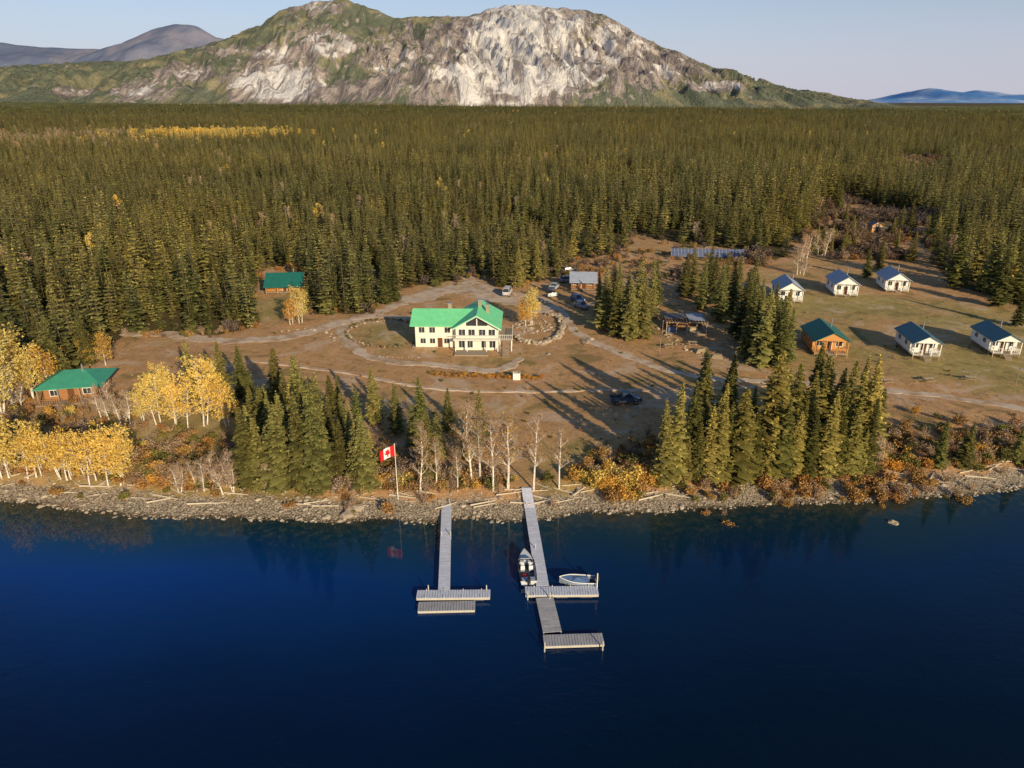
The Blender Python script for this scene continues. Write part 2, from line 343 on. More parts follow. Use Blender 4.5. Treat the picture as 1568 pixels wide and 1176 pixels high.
blobs=[(800,75,125,100,1.25),(740,115,85,70,1.05),(930,80,105,65,.8),(860,110,80,50,.95),(640,105,95,70,.68),(430,128,85,36,1.1),(500,65,60,28,.8),(425,88,60,20,.78),(290,113,50,16,.85),(110,141,36,8,.9),(210,140,55,15,.75),(250,125,50,18,.6),(1095,132,50,10,.9),(1000,105,90,32,.66),(600,90,60,45,.66),(480,8,60,14,.66),(560,140,80,26,.62),(1040,90,65,18,.66),(350,78,50,12,.55),(700,60,55,50,.68)]
def rockf(X,Y,Z):
    px,py=proj(X,Y,Z); r=np.zeros(X.shape)
    for a,b,c_,d_,v in blobs: r=np.maximum(r,v*np.exp(-(((px-a)/c_)**2+((py-b)/d_)**2)**1.3))
    return r*(Y<YR+300)
n=N('mountain_rock_forest',0.95,0.05); P_=n.pos(); rk=n.attr('rock')
st=n.noise(0.014,6,n.pos((1,0.16,0.35)),0.68,1.2); n2=n.noise(0.0045,5,n.pos((1,0.5,0.6)),0.65,1.0); n3=n.noise(0.06,3,P_,0.7); n4=n.noise(0.0075,6,n.pos((1,0.32,0.6)),0.66,1.6)
mask=n.step(n.math('ADD',rk,n.math('MULTIPLY',n.math('SUBTRACT',n.math('ADD',n.math('MULTIPLY',n4,0.85),n.math('MULTIPLY',n3,0.15)),0.5),3.2)),0.34,0.46)
pale=n.mix(n.step(st,0.40,0.52),(0.31,0.26,0.235),(0.88,0.82,0.76)); brown=n.mix(n.step(st,0.38,0.60),(0.17,0.13,0.11),(0.50,0.40,0.33))
rockc=n.mix(n.step(n.math('ADD',rk,n.math('MULTIPLY',n.math('SUBTRACT',n2,0.5),2.4)),0.64,0.86),brown,pale)
green=n.mix(n3,(0.065,0.09,0.04),(0.18,0.185,0.075)); green=n.mix(n.step(n2,0.48,0.62),green,n.mix(n3,(0.20,0.18,0.075),(0.40,0.33,0.14)))
c=n.mix(mask,green,rockc); c=n.mix(0.14,c,(0.40,0.42,0.52)); n.color(c)  # blue-grey distance haze blended into the rock and forest colour
n.bump(n.math('ADD',n.math('MULTIPLY',st,1.5),n.math('MULTIPLY',n3,0.6)),0.95,22.0)
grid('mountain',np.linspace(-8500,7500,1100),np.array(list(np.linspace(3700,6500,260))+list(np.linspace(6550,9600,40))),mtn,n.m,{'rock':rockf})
def hills(name,prof,D,depth,mat,seed):
    W=[at_y(a,b,D) for a,b in prof]; hx=np.array([p[0] for p in W]); hz=np.array([p[2] for p in W])
    def zf(X,Y):
        t=np.interp(X,hx,hz); u=np.clip(1-np.abs(Y-D)/depth,0,1)
        return t*u**0.9+(fbm(X*6/depth,Y*6/depth,5,seed)-0.47)*0.28*t*np.clip(u*(1-u)*4+0.15,0,1)-5
    return grid(name,np.linspace(hx[0],hx[-1],260),np.linspace(D-depth,D+depth,60),zf,mat),zf
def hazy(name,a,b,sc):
    n=N(name,1,0); f=n.noise(sc,6,n.pos((1,0.4,0.5)),0.65); n.color(n.mix(n.step(f,0.4,0.65),a,b)); n.bump(f,0.6,60.0); return n.m  # a and b carry the distance haze, painted into the base colour
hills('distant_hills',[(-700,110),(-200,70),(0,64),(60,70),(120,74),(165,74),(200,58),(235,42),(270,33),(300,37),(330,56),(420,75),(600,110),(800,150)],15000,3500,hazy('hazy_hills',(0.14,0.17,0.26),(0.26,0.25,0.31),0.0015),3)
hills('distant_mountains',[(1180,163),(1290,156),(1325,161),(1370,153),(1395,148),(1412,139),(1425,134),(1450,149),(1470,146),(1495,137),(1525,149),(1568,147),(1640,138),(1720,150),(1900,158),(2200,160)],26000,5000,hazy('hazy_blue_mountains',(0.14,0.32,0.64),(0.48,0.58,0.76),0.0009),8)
n=N('wooded_rise',0.95,0.05); f=n.noise(0.03,5,n.pos(),0.75); n.color(n.mix(n.step(f,0.35,0.65),(0.075,0.085,0.032),(0.22,0.205,0.07))); n.bump(f,1,8.0)
_,rise_z=hills('wooded_hills',[(-1500,146),(-600,150),(0,154),(400,158),(900,162),(1200,165),(1350,164),(1600,158),(2200,150),(3000,155)],3300,900,n.m,5)

# ---------------- trees ----------------
def spruce(seed,hi=True):
    random.seed(seed); mb=MB(); h=15.0; r=U(1.75,2.3)
    mb.cyl((0,0,-0.3),(0,0,h*0.96),0.17,0.02,'bark',5 if hi else 3)
    nl=36 if hi else 17; lean=U(0,6.28); pw=U(.65,.9)
    for i in range(nl):
        t=(i+R()*0.5)/nl; z=h*(0.05+0.94*t); prof=min(1,(t+0.06)*6)**0.5*(1-t)**pw
        rad=r*prof*U(0.75,1.18)+0.08; nb=int((9 if hi else 6)*(1-0.45*t))+(1 if hi else 0); a0=U(0,6.28)
        for b in range(nb):
            a=a0+6.283*b/nb+U(-.35,.35); L=rad*U(0.5,1.28)*(1+0.15*math.cos(a-lean)); dr=U(0.22,0.42)*(1-t*0.7)
            ca,sa=math.cos(a),math.sin(a); wd=L*(0.30 if hi else 0.42)+0.06; zz=z
            def pt(s_,o,dz=0): return (ca*L*s_-sa*o,sa*L*s_+ca*o,zz-dr*L*s_+0.10*L*s_*s_+dz)
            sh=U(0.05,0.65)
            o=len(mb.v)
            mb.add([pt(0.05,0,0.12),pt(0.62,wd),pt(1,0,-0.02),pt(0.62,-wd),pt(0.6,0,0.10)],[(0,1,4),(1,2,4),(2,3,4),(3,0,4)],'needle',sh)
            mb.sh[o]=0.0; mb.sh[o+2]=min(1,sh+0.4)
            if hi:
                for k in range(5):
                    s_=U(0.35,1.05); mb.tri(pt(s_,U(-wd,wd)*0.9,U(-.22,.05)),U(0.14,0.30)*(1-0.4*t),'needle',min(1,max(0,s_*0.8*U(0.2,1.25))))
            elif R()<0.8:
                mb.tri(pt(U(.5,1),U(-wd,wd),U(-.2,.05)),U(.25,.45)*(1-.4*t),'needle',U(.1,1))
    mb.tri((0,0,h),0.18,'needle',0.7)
    return mb.mesh('spruce_mesh')
def limb(mb,p,d,L,r,k,depth,ends,seg=3):
    p=Vector(p); d=Vector(d).normalized()
    for i in range(seg):
        q=p+d*L/seg; r2=r*0.72; mb.cyl(p,q,r,r2,k,4,0.5,False); p=q; r=r2
        d=(d+Vector((U(-.22,.22),U(-.22,.22),U(-.05,.18)))).normalized()
        if depth>0 and (i>0 or depth<2):
            for _ in range(2):
                a=U(0,6.28); nd=(d*0.75+Vector((math.cos(a),math.sin(a),0.25))*0.75).normalized(); limb(mb,p,nd,L*U(.4,.62),r*0.6,k,depth-1,ends,2)
    ends.append(p)
def decid(seed,leaf,nleaf,h=10,bark='pbark',spread=1.0,lsz=0.2,twigs=0,stems=1,i0=2,r0=0.13):
    random.seed(seed); mb=MB(); ends=[]
    for s_ in range(stems):
        p=Vector((U(-.5,.5)*(stems-1),U(-.5,.5)*(stems-1),-0.3)); d=Vector((U(-.06,.06)*stems,U(-.06,.06)*stems,1)).normalized(); r=r0; sg=8; L=h*U(.72,1) if stems>1 else h
        for i in range(sg):
            q=p+d*L/sg; mb.cyl(p,q,r,r*0.84,bark,5,0.5,False); p=q; r*=0.84; d=(d+Vector((U(-.07,.07),U(-.07,.07),0.05))).normalized()
            if i>=i0:
                for _ in range(3):
                    a=U(0,6.28); limb(mb,p,(math.cos(a)*spread,math.sin(a)*spread,U(.35,.9)),h*0.22*(1.1-i/sg*0.6)*U(.6,1.1),r*0.5,bark,1,ends)
        ends.append(p)
    for i in range(twigs):
        e=random.choice(ends); q=e+Vector((U(-1,1),U(-1,1),U(-.2,1.2)))*0.55; w_=Vector((U(-1,1),U(-1,1),U(-1,1)))*0.03
        b=e+Vector((U(-.3,.3),U(-.3,.3),U(-.4,.2))); mb.add([b-w_,b+w_,q],[(0,1,2)],'twig',U(.2,1))
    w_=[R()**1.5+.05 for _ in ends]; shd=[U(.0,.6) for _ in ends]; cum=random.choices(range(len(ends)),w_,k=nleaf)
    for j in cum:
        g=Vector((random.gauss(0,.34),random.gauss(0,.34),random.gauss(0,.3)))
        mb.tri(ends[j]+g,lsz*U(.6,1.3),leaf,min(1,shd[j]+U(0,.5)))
    return mb.mesh('decid_mesh')
def bush(seed,leaf,nleaf,h=1.8,r=1.3,lsz=0.16,twigs=60):
    random.seed(seed); mb=MB(); cl=[(U(-.6,.6)*r,U(-.6,.6)*r,U(.3,.8)*h) for _ in range(6)]
    for i in range(twigs):
        c=random.choice(cl); e=Vector((c[0]*1.2+U(-.4,.4),c[1]*1.2+U(-.4,.4),min(h*1.1,c[2]*1.2+U(-.3,.4)))); b=Vector((c[0]*0.2,c[1]*0.2,-.1)); w_=Vector((U(-1,1),U(-1,1),0))*0.025
        mb.add([b-w_,b+w_,e],[(0,1,2)],'twig' if leaf!='purple' else 'purple',U(.2,1))
    for i in range(nleaf):
        c=random.choice(cl); mb.tri((c[0]+random.gauss(0,.3)*r*.8,c[1]+random.gauss(0,.3)*r*.8,max(.05,c[2]+random.gauss(0,.25)*h*.7)),lsz*U(.6,1.4),leaf,U(0,1))
    return mb.mesh('bush_mesh')
SH=[spruce(100+i,True) for i in range(7)]; SLo=[spruce(200+i,False) for i in range(7)]
YEL=[decid(300+i,'yellow',2300,10,stems=2+i%2,lsz=.17,spread=.8,i0=1) for i in range(4)]
ORG=[decid(310+i,'gold',1700,9,stems=2,lsz=.18,i0=1) for i in range(2)]
BIR=[decid(320+i,'gold' if i==1 else 'rust',380,10.5,spread=.42,lsz=.13,twigs=700,i0=2,r0=.2) for i in range(3)]
BARE=[decid(330+i,'twig',150,6,bark='pbark',spread=.8,lsz=.12,twigs=1300,stems=3,i0=1) for i in range(2)]
YELLO=[decid(340,'yellow',500,10,lsz=.5)]; BARELO=[decid(341,'twig',380,9,lsz=.28,twigs=300)]
BUSH={'rust':[bush(400,'rust',500),bush(401,'rust',380)],'gold':[bush(402,'gold',500)],'yellow':[bush(403,'yellow',480)],'twig':[bush(404,'twig',260,2.4,1.4,.12,160),bush(405,'twig',200,2.8,1.3,.1,180)],'purple':[bush(406,'purple',320,2.6,1.8,.2,120),bush(407,'purple',300,3.2,1.6,.2,140)],'lgreen':[bush(408,'lgreen',480)]}
random.seed(11)
def place(name,me,x,y,sc,wid=1.0,z=None):
    o=bpy.data.objects.new(name,me); scene.collection.objects.link(o); o.location=(x,y,(H(x,y) if z is None else z)); o.rotation_euler=(U(-.04,.04),U(-.04,.04),U(0,6.28)); o.scale=(sc*wid,sc*wid,sc); return o
def tree_px(name,ml,px,pb,pt,base_h,wid=1.0):
    x,y=G(px,pb); y=max(y,float(shore(x))+5.5); z=at_y(px,pt,y)[2]-1.5; place(name,random.choice(ml),x,y,max(z,1)/base_h,wid*U(.88,1.15))
spl=[(300,612,515),(345,622,520),(375,612,527),(322,600,540),(395,680,590),(385,650,575),(405,745,632),(430,748,610),(418,700,600),(465,750,590),(485,752,570),(447,700,565),(492,700,572),(540,722,620),(512,650,572),(552,690,590),(575,650,560),(608,664,585),(648,692,575),(655,738,622),(686,664,592),(670,704,628),(737,682,596),(712,700,640),(568,738,655),(530,690,600),(470,690,540),(428,640,560),(455,660,575),(522,735,640),(500,735,620),(410,665,590),(440,725,600),(475,725,600),(510,705,610),(548,740,640),(560,720,650),(630,690,620),
(1018,748,605),(1035,742,575),(1052,722,580),(1070,738,640),(1085,732,615),(1112,727,610),(1130,737,588),(1168,715,532),(1158,742,622),(1187,695,560),(1200,737,600),(1230,704,562),(1257,722,590),(1250,650,540),(1282,702,580),(1302,694,542),(1320,702,545),(1327,724,602),(1342,740,640),(1145,700,590),(1212,680,555),(1272,670,560),(1095,700,600),(1240,730,620),(1305,730,610),(1180,735,630),(1442,718,636),(1475,712,640),(1556,704,640),(1325,670,560),(1060,700,610),(1125,700,600),(1215,720,610),(1290,735,630),(1270,735,640),(1140,725,630),(1195,660,560),(1310,660,560),(1170,680,570),
(925,505,410),(935,490,400),(948,478,400),(960,495,410),(975,505,395),(995,488,400),(985,520,418),(1003,470,395),(965,520,425),(942,515,420),(918,480,415),
(1075,475,390),(1090,466,385),(1102,494,400),(1120,486,395),(1132,524,410),(1150,534,420),(1165,560,440),(1192,565,450),(1206,556,470),(1145,496,390),(1180,528,430),(1060,450,378),(1112,455,385),(1128,465,390),(1158,510,425),(1172,540,445),(1140,550,460),(1198,530,440),(1085,440,375),(1048,455,385),(1186,548,455),
(1460,442,330),(1490,430,335),(1510,450,345),(1535,450,350),(1558,462,360),(1548,440,340),(1525,470,380),(770,440,370),(795,440,378),(823,430,365),(1555,500,430),(88,585,480),(70,560,470),(30,580,475),(140,560,470),(590,465,395),(603,462,380)]
for _ in range(20):
    px,pb=U(375,560),U(640,748); spl.append((px,pb,pb-U(50,135)))
for _ in range(26):
    px,pb=U(1040,1345),U(650,740); spl.append((px,pb,pb-U(50,140)))
for a,b,c_ in spl: tree_px('spruce_tree',SH,a,b,c_,15,1.25)
for a,b,c_ in [(30,750,655),(75,748,655),(120,750,650),(160,748,645),(0,735,630),(-30,745,640),(182,742,660),(95,735,650),(50,725,640),(240,650,580),(275,655,570),(318,650,555),(350,655,585),(262,628,560),(222,645,600),(-10,640,540),(20,620,525),(50,610,535),(462,495,445),(812,498,445)]: tree_px('golden_cottonwood_tree',YEL,a,b,c_,9.6,1.1)
for a,b,c_ in [(445,497,460),(160,560,510),(140,560,515),(75,600,530),(806,500,460),(95,580,535),(5,600,540)]: tree_px('orange_aspen_tree',ORG,a,b,c_,9,1.1)
for a,b,c_ in [(722,742,632),(755,748,645),(778,745,640),(817,748,648),(857,752,660),(650,735,655),(642,755,670),(1205,735,680),(700,752,690),(668,745,680),(1100,745,690),(1160,745,700),(735,735,640)]: tree_px('birch_tree',BIR,a,b,c_,10.2,1.0)
for a,b,c_ in [(270,752,705),(300,752,700),(335,752,690),(355,754,695),(395,755,700),(420,754,710),(1180,735,690),(1230,400,360),(1260,392,350),(1225,420,385),(1330,710,660),(190,650,600),(165,640,590),(25,625,590)]: tree_px('bare_willow_tree',BARE,a,b,c_,6,1.1)

# ---------------- scatter (instanced masses) ----------------
def coll(name,meshes):
    c=bpy.data.collections.new(name)
    for i,me in enumerate(meshes):
        o=bpy.data.objects.new('%s_part_%02d'%(name,i),me); c.objects.link(o)
    return c
def scatter(name,pts,rots,scl,idx,c):
    me=bpy.data.meshes.new(name); me.from_pydata(pts,[],[])
    a=me.attributes.new('rot','FLOAT_VECTOR','POINT'); a.data.foreach_set('vector',np.array(rots,np.float32).ravel())
    a=me.attributes.new('scl','FLOAT_VECTOR','POINT'); a.data.foreach_set('vector',np.array(scl,np.float32).ravel())
    a=me.attributes.new('idx','INT','POINT'); a.data.foreach_set('value',np.array(idx,np.int32))
    o=bpy.data.objects.new(name,me); scene.collection.objects.link(o)
    g=bpy.data.node_groups.new(name+'_gn','GeometryNodeTree'); g.interface.new_socket('Geometry',in_out='INPUT',socket_type='NodeSocketGeometry'); g.interface.new_socket('Geometry',in_out='OUTPUT',socket_type='NodeSocketGeometry')
    gi=g.nodes.new('NodeGroupInput'); go=g.nodes.new('NodeGroupOutput'); ip=g.nodes.new('GeometryNodeInstanceOnPoints'); ci=g.nodes.new('GeometryNodeCollectionInfo')
    ci.inputs['Collection'].default_value=c; ci.inputs['Separate Children'].default_value=True; ci.inputs['Reset Children'].default_value=True
    def na(t,nm):
        x=g.nodes.new('GeometryNodeInputNamedAttribute'); x.data_type=t; x.inputs['Name'].default_value=nm; return x.outputs[0]
    g.links.new(gi.outputs[0],ip.inputs['Points']); g.links.new(ci.outputs[0],ip.inputs['Instance']); ip.inputs['Pick Instance'].default_value=True
    g.links.new(na('INT','idx'),ip.inputs['Instance Index']); g.links.new(na('FLOAT_VECTOR','rot'),ip.inputs['Rotation']); g.links.new(na('FLOAT_VECTOR','scl'),ip.inputs['Scale'])
    g.links.new(ip.outputs[0],go.inputs[0]); md=o.modifiers.new('scatter','NODES'); md.node_group=g; return o
# forest
FM=SLo+YELLO+BARELO; FC=coll('forest_trees',FM)
pts=[];r=125.0
while r<3500:
    st=4.2 if r<420 else 4.2+(r-420)/230.0
    na_=int(1.62*r/st)
    for k in range(na_):
        th=-0.81+1.62*(k+R())/na_; rr=r+U(-.9,.9)*st; pts.append((rr*math.sin(th),rr*math.cos(th)))
    r+=st
A=np.array(pts); keep=(~clearing(A[:,0],A[:,1]))&(~clearing(A[:,0],A[:,1],HP))&(A[:,1]>shore(A[:,0])+8)
A=A[keep]; dens=fbm(A[:,0]*0.025,A[:,1]*0.025,4,71); A=A[(dens>0.34)|(np.random.rand(len(A))<0.35)]
Z=Hn(A[:,0],A[:,1]); Z=np.where((A[:,1]>2400)&(A[:,1]<3500),np.maximum(Z,rise_z(A[:,0],A[:,1])),Z); hn=fbm(A[:,0]*0.012,A[:,1]*0.012,4,55)
V2=fbm(A[:,0]*0.03,A[:,1]*0.03,3,91)
yc=G(315,210); gc=G(110,215)
pt=[];ro=[];sc=[];ix=[]
for i,(x,y) in enumerate(A):
    d=math.hypot(x,y); i_=random.randrange(7); hh=U(.55,1.2)*(0.55+0.9*hn[i]); wd=(hh*.7+.3)*U(.9,1.45)
    if R()<0.2: hh*=0.5; wd*=0.65
    wy=math.exp(-((x-yc[0])/85)**2-((y-yc[1])/110)**2); wg=math.exp(-((x-gc[0])/150)**2-((y-gc[1])/220)**2); q=R()
    if q<wy*1.0*(0.35 if V2[i]<0.45 else 1): i_=7; hh=U(.75,1.05); wd=hh*1.2
    elif q<wg*0.6 and V2[i]>0.40: i_=8; hh=U(.8,1.1); wd=hh*1.1
    elif q>0.9992: i_=7; hh=U(.6,.9); wd=hh
    elif q>0.988: i_=8; hh=U(.6,.9); wd=hh
    if d>1500: wd*=1.5
    pt.append((x,y,Z[i])); ro.append((U(-.04,.04),U(-.04,.04),U(0,6.28))); sc.append((wd,wd,hh)); ix.append(i_)
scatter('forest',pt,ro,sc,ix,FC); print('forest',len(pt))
# shrubs
BL=[BUSH['rust'][0],BUSH['rust'][1],BUSH['gold'][0],BUSH['yellow'][0],BUSH['twig'][0],BUSH['twig'][1],BUSH['purple'][0],BUSH['purple'][1],BUSH['lgreen'][0]]
BC=coll('shrub_kinds',BL)
def belt(name,items):
    scatter(name,[(q[0],q[1],H(q[0],q[1])) for q in items],[(0,0,U(0,6.28)) for _ in items],[(q[2]*U(.8,1.3),q[2]*U(.8,1.3),q[2]*U(.7,1.2)) for q in items],[q[3] for q in items],BC)
it=[]
for i in range(3800):
    x=U(-130,140); d=5.4+abs(random.gauss(0,1))*4.8
    if 1.0<x<10 and d<30 and R()<0.9: continue
    px=float(proj(x,float(shore(x))+d,1.5)[0])
    dn=float(fbm(np.array(x*0.1),np.array(d*0.1),3,14))
    if dn<0.34 and R()<0.7: continue
    if 700<px<900 and d>9: continue
    y=float(shore(x))+d; k=random.choices([0,1,2,3,4,5,8],[4.5,4.5,1.6,.8,4.5,3.5,4])[0]; it.append((x,y,U(.25,.95),k))
belt('shore_shrub_thicket',it)
it=[]
def blob(px,py,rx,ry,n_,ks,s0=.5,s1=1.1):
    cx,cy=G(px,py)
    for _ in range(n_):
        it.append((cx+random.gauss(0,1)*rx*.5,cy+random.gauss(0,1)*ry*.5,U(s0,s1),random.choice(ks)))
blob(150,650,25,14,90,[4,5,8,0,1],.3,.8); blob(330,700,22,10,110,[0,4,1,8,5],.3,.8); blob(560,730,12,6,60,[0,1,8,4],.3,.8); blob(1150,730,22,6,120,[0,4,1,8],.3,.9); blob(1380,700,16,6,60,[8,1,4,0],.3,.9); blob(1300,740,20,4,60,[4,0,1],.3,.9)
blob(935,735,4,2.5,26,[3,2,3],.7,1.1); blob(960,745,4,2,14,[2,0],.6,1.0)
blob(60,640,14,8,50,[3,2,1,4],.4,.9); blob(1510,690,12,6,50,[0,1,8],.3,.8)
for k in range(70):
    x,y=G(660+170*k/70+U(-1,1),574+6*k/70+U(-2,2)); it.append((x,y,U(.25,.45),random.choice([0,1,2,1])))
for k in range(46):
    a=6.283*k/46; x,y=G(590+60*math.cos(a),511+21*math.sin(a)); it.append((x,y,U(.2,.4),random.choice([0,4,8,1])))
for k in range(60):
    x,y=G(1150+U(-30,30),400+U(-8,8)); it.append((x,y,U(.6,1.3),random.choice([4,5,1,7])))
for k in range(160):
    x,y=G(900+U(-70,220),420+U(-35,10)); it.append((x,y,U(.4,1.0),random.choice([1,4,7,6,1,8])))
for k in range(420):
    x,y=G(U(80,1568),U(470,700)); it.append((x,y,U(.1,.3),random.choice([8,4,1,5])))
for k in range(300):
    q=random.randrange(5,31); t=R(); a_,b_=clear_px[q],clear_px[q+1]; x,y=G(a_[0]+(b_[0]-a_[0])*t,a_[1]+(b_[1]-a_[1])*t+U(-3,5)); it.append((x,y,U(.3,.9),random.choice([8,4,1,0,7])))
belt('shrubs',it)
it=[]
for _ in range(3600):
    px,py=U(1225,1450),U(292,398); x,y=G(px,py); dn=float(fbm(np.array(x*.05),np.array(y*.05),3,33))
    if dn>0.36 and bool(inpoly(np.array(x),np.array(y),CP)) and not (1322<px<1362 and 340<py<366): it.append((x,y,U(.5,1.4),random.choices([6,7,4,1,8],[5,5,2.5,2,2])[0]))
for _ in range(400):
    x,y=G(U(1375,1455),U(238,272)); it.append((x,y,U(.7,1.5),random.choice([6,1,4])))
belt('bare_brush',it)
for _ in range(34):
    px,py=U(1245,1440),U(310,395)
    if not 1320<px<1365: tree_px('spruce_tree',SH,px,py,py-U(18,48),15,1.3)
for a,b,c_ in [(1290,386,349),(1345,412,364),(1325,426,379),(1395,401,354)]: tree_px('spruce_tree',SH,a,b,c_,15,1.3)

# rocks
def rockmesh(seed):
    import bmesh
    rng=random.Random(seed); b=bmesh.new(); bmesh.ops.create_icosphere(b,subdivisions=2,radius=0.5)
    ph=[rng.uniform(0,6) for _ in range(6)]
    for v in b.verts:
        c=v.co; k=1+0.22*math.sin(c.x*5+ph[0])*math.sin(c.y*6+ph[1])+0.18*math.sin(c.z*7+ph[2]+c.x*4); v.co=Vector((c.x*k,c.y*k*0.85,c.z*k*0.62))+Vector((rng.uniform(-.03,.03),)*3)
    me=bpy.data.meshes.new('rock_mesh'); b.to_mesh(me); b.free(); me.materials.append(M['rock']); a=me.attributes.new('shade','FLOAT','POINT'); a.data.foreach_set('value',[rng.random()]*len(me.vertices)); return me
RK=[rockmesh(i) for i in range(6)]
mbd=MB(); mbd.cyl((-2,0,0.12),(1.9,0.1,0.15),.13,.07,'drift',6); mbd.cyl((0.4,0,.15),(1.1,.5,.35),.05,.02,'drift',4); LOG=mbd.mesh('driftwood_mesh')
RC=coll('stone_kinds',RK+[LOG])
pt=[];ro=[];sc=[];ix=[]
for i in range(7500):
    x=U(-125,135); d=U(-.6,5.4) if R()<.75 else random.gauss(0.2,.5); y=float(shore(x))+d; s_=0.12+abs(random.gauss(0,1))**2*0.10; s_=min(s_,.75)
    pt.append((x,y,H(x,y)-s_*0.02)); ro.append((U(-.3,.3),U(-.3,.3),U(0,6.28))); sc.append((s_*U(.8,1.4),s_,s_)); ix.append(random.randrange(6))
for i in range(240):
    x=U(-125,135); y=float(shore(x))+U(2.4,6.5); s_=U(.3,1.1); pt.append((x,y,H(x,y)+.05)); ro.append((0,U(-.05,.05),random.gauss(0,.5))); sc.append((s_,s_,s_)); ix.append(6)
scatter('beach_stones',pt,ro,sc,ix,RC)
def stonerow(name,pl,n_,s0,s1,jit=0.4,stack=1):
    pt=[];ro=[];sc=[];ix=[]; P=[Vector(G(*q)) for q in pl]; Ls=[(P[i+1]-P[i]).length for i in range(len(P)-1)]; T=sum(Ls)
    for i in range(n_):
        t=T*i/n_; k=0
        while t>Ls[k] and k<len(Ls)-1: t-=Ls[k]; k+=1
        p=P[k]+(P[k+1]-P[k])*(t/Ls[k])
        for q in range(stack):
            x,y=p.x+U(-jit,jit),p.y+U(-jit,jit); s_=U(s0,s1); pt.append((x,y,H(x,y)+q*s0*.5)); ro.append((U(-.3,.3),U(-.3,.3),U(0,6.28))); sc.append((s_,)*3); ix.append(random.randrange(6))
    scatter(name,pt,ro,sc,ix,RC)
stonerow('stone_wall',[(788,515),(800,524),(830,528),(855,518),(862,500),(855,486),(835,482)],120,.5,1.1,.5,3)
stonerow('rock_garden',[(792,500),(815,508),(840,505),(830,494),(800,492),(792,500),(820,500)],110,.4,1.0,1.6,1)
stonerow('driveway_stones',[(590+58*math.cos(t/6*math.pi),511+20*math.sin(t/6*math.pi)) for t in range(1,12)],46,.4,.8,.3)
stonerow('driveway_stones',[(432,508),(470,503),(505,512),(515,525)],12,.6,1.0,.3)
stonerow('driveway_stones',[(640,548),(560,546),(540,530)],18,.3,.6,.3)
stonerow('boulder_row',[(1010,500),(1040,530),(1090,545),(1120,540)],30,.5,1.0,1.0)
for px,py,s_ in [(898,524,2.2),(905,520,1.4),(535,782,2.4),(548,776,1.6),(1368,794,1.3),(500,787,1.1),(60,770,1.0),(840,543,.9)]:
    x,y=G(px,py,.6 if py>750 else 1.5); place('boulder',random.choice(RK),x,y,s_,1.1,H(x,y) if py<750 else max(H(x,y),-.05))

# ---------------- buildings ----------------
def window(fr,gl,cx,cz,w_,h_,face,at,mull=True):
    t=0.07
    def bx(mb,a,b,da,db,off,th,k):
        if face in('f','b'):
            s_=-1 if face=='f' else 1; mb.box((a,at+s_*off,b),(da,th,db),k)
        else:
            s_=-1 if face=='l' else 1; mb.box((at+s_*off,a,b),(th,da,db),k)
    bx(gl,cx,cz,w_,h_,.02,.04,'glass')
    for q in(-1,1):
        bx(fr,cx+q*(w_/2+t/2+.003),cz,t*1.4,h_+t*2.6,.035,.07,'trim'); bx(fr,cx,cz+q*(h_/2+t/2+.003),w_,t*1.4,.033,.06,'trim')
    if mull: bx(fr,cx,cz,.05,h_-.02,.03,.055,'trim')
def rail(mb,p0,p1,z,k='trim',h=1.0,sp_=0.35):
    a=Vector(p0);b=Vector(p1);L=(b-a).length;n_=max(1,int(L/sp_)); d=b-a; rz=math.atan2(d.y,d.x); c=(a+b)/2
    mb.box((c.x,c.y,z+h),(L,.09,.07),k,rz); mb.box((c.x,c.y,z+.15),(L,.06,.06),k,rz)
    for i in range(n_+1):
        q=a+d*i/n_; mb.box((q.x,q.y,z+h/2),(.05,.05,h-.08),k,rz)
def stairs(mb,x,y0,z,w_,k='deckwood',n_=None):
    n_=n_ or max(2,int(z/.18))
    for i in range(n_): mb.box((x,y0-.14-.28*i,z-(i+1)*z/(n_+.0)+z/n_/2),(w_,.29,z/n_*.5),k)
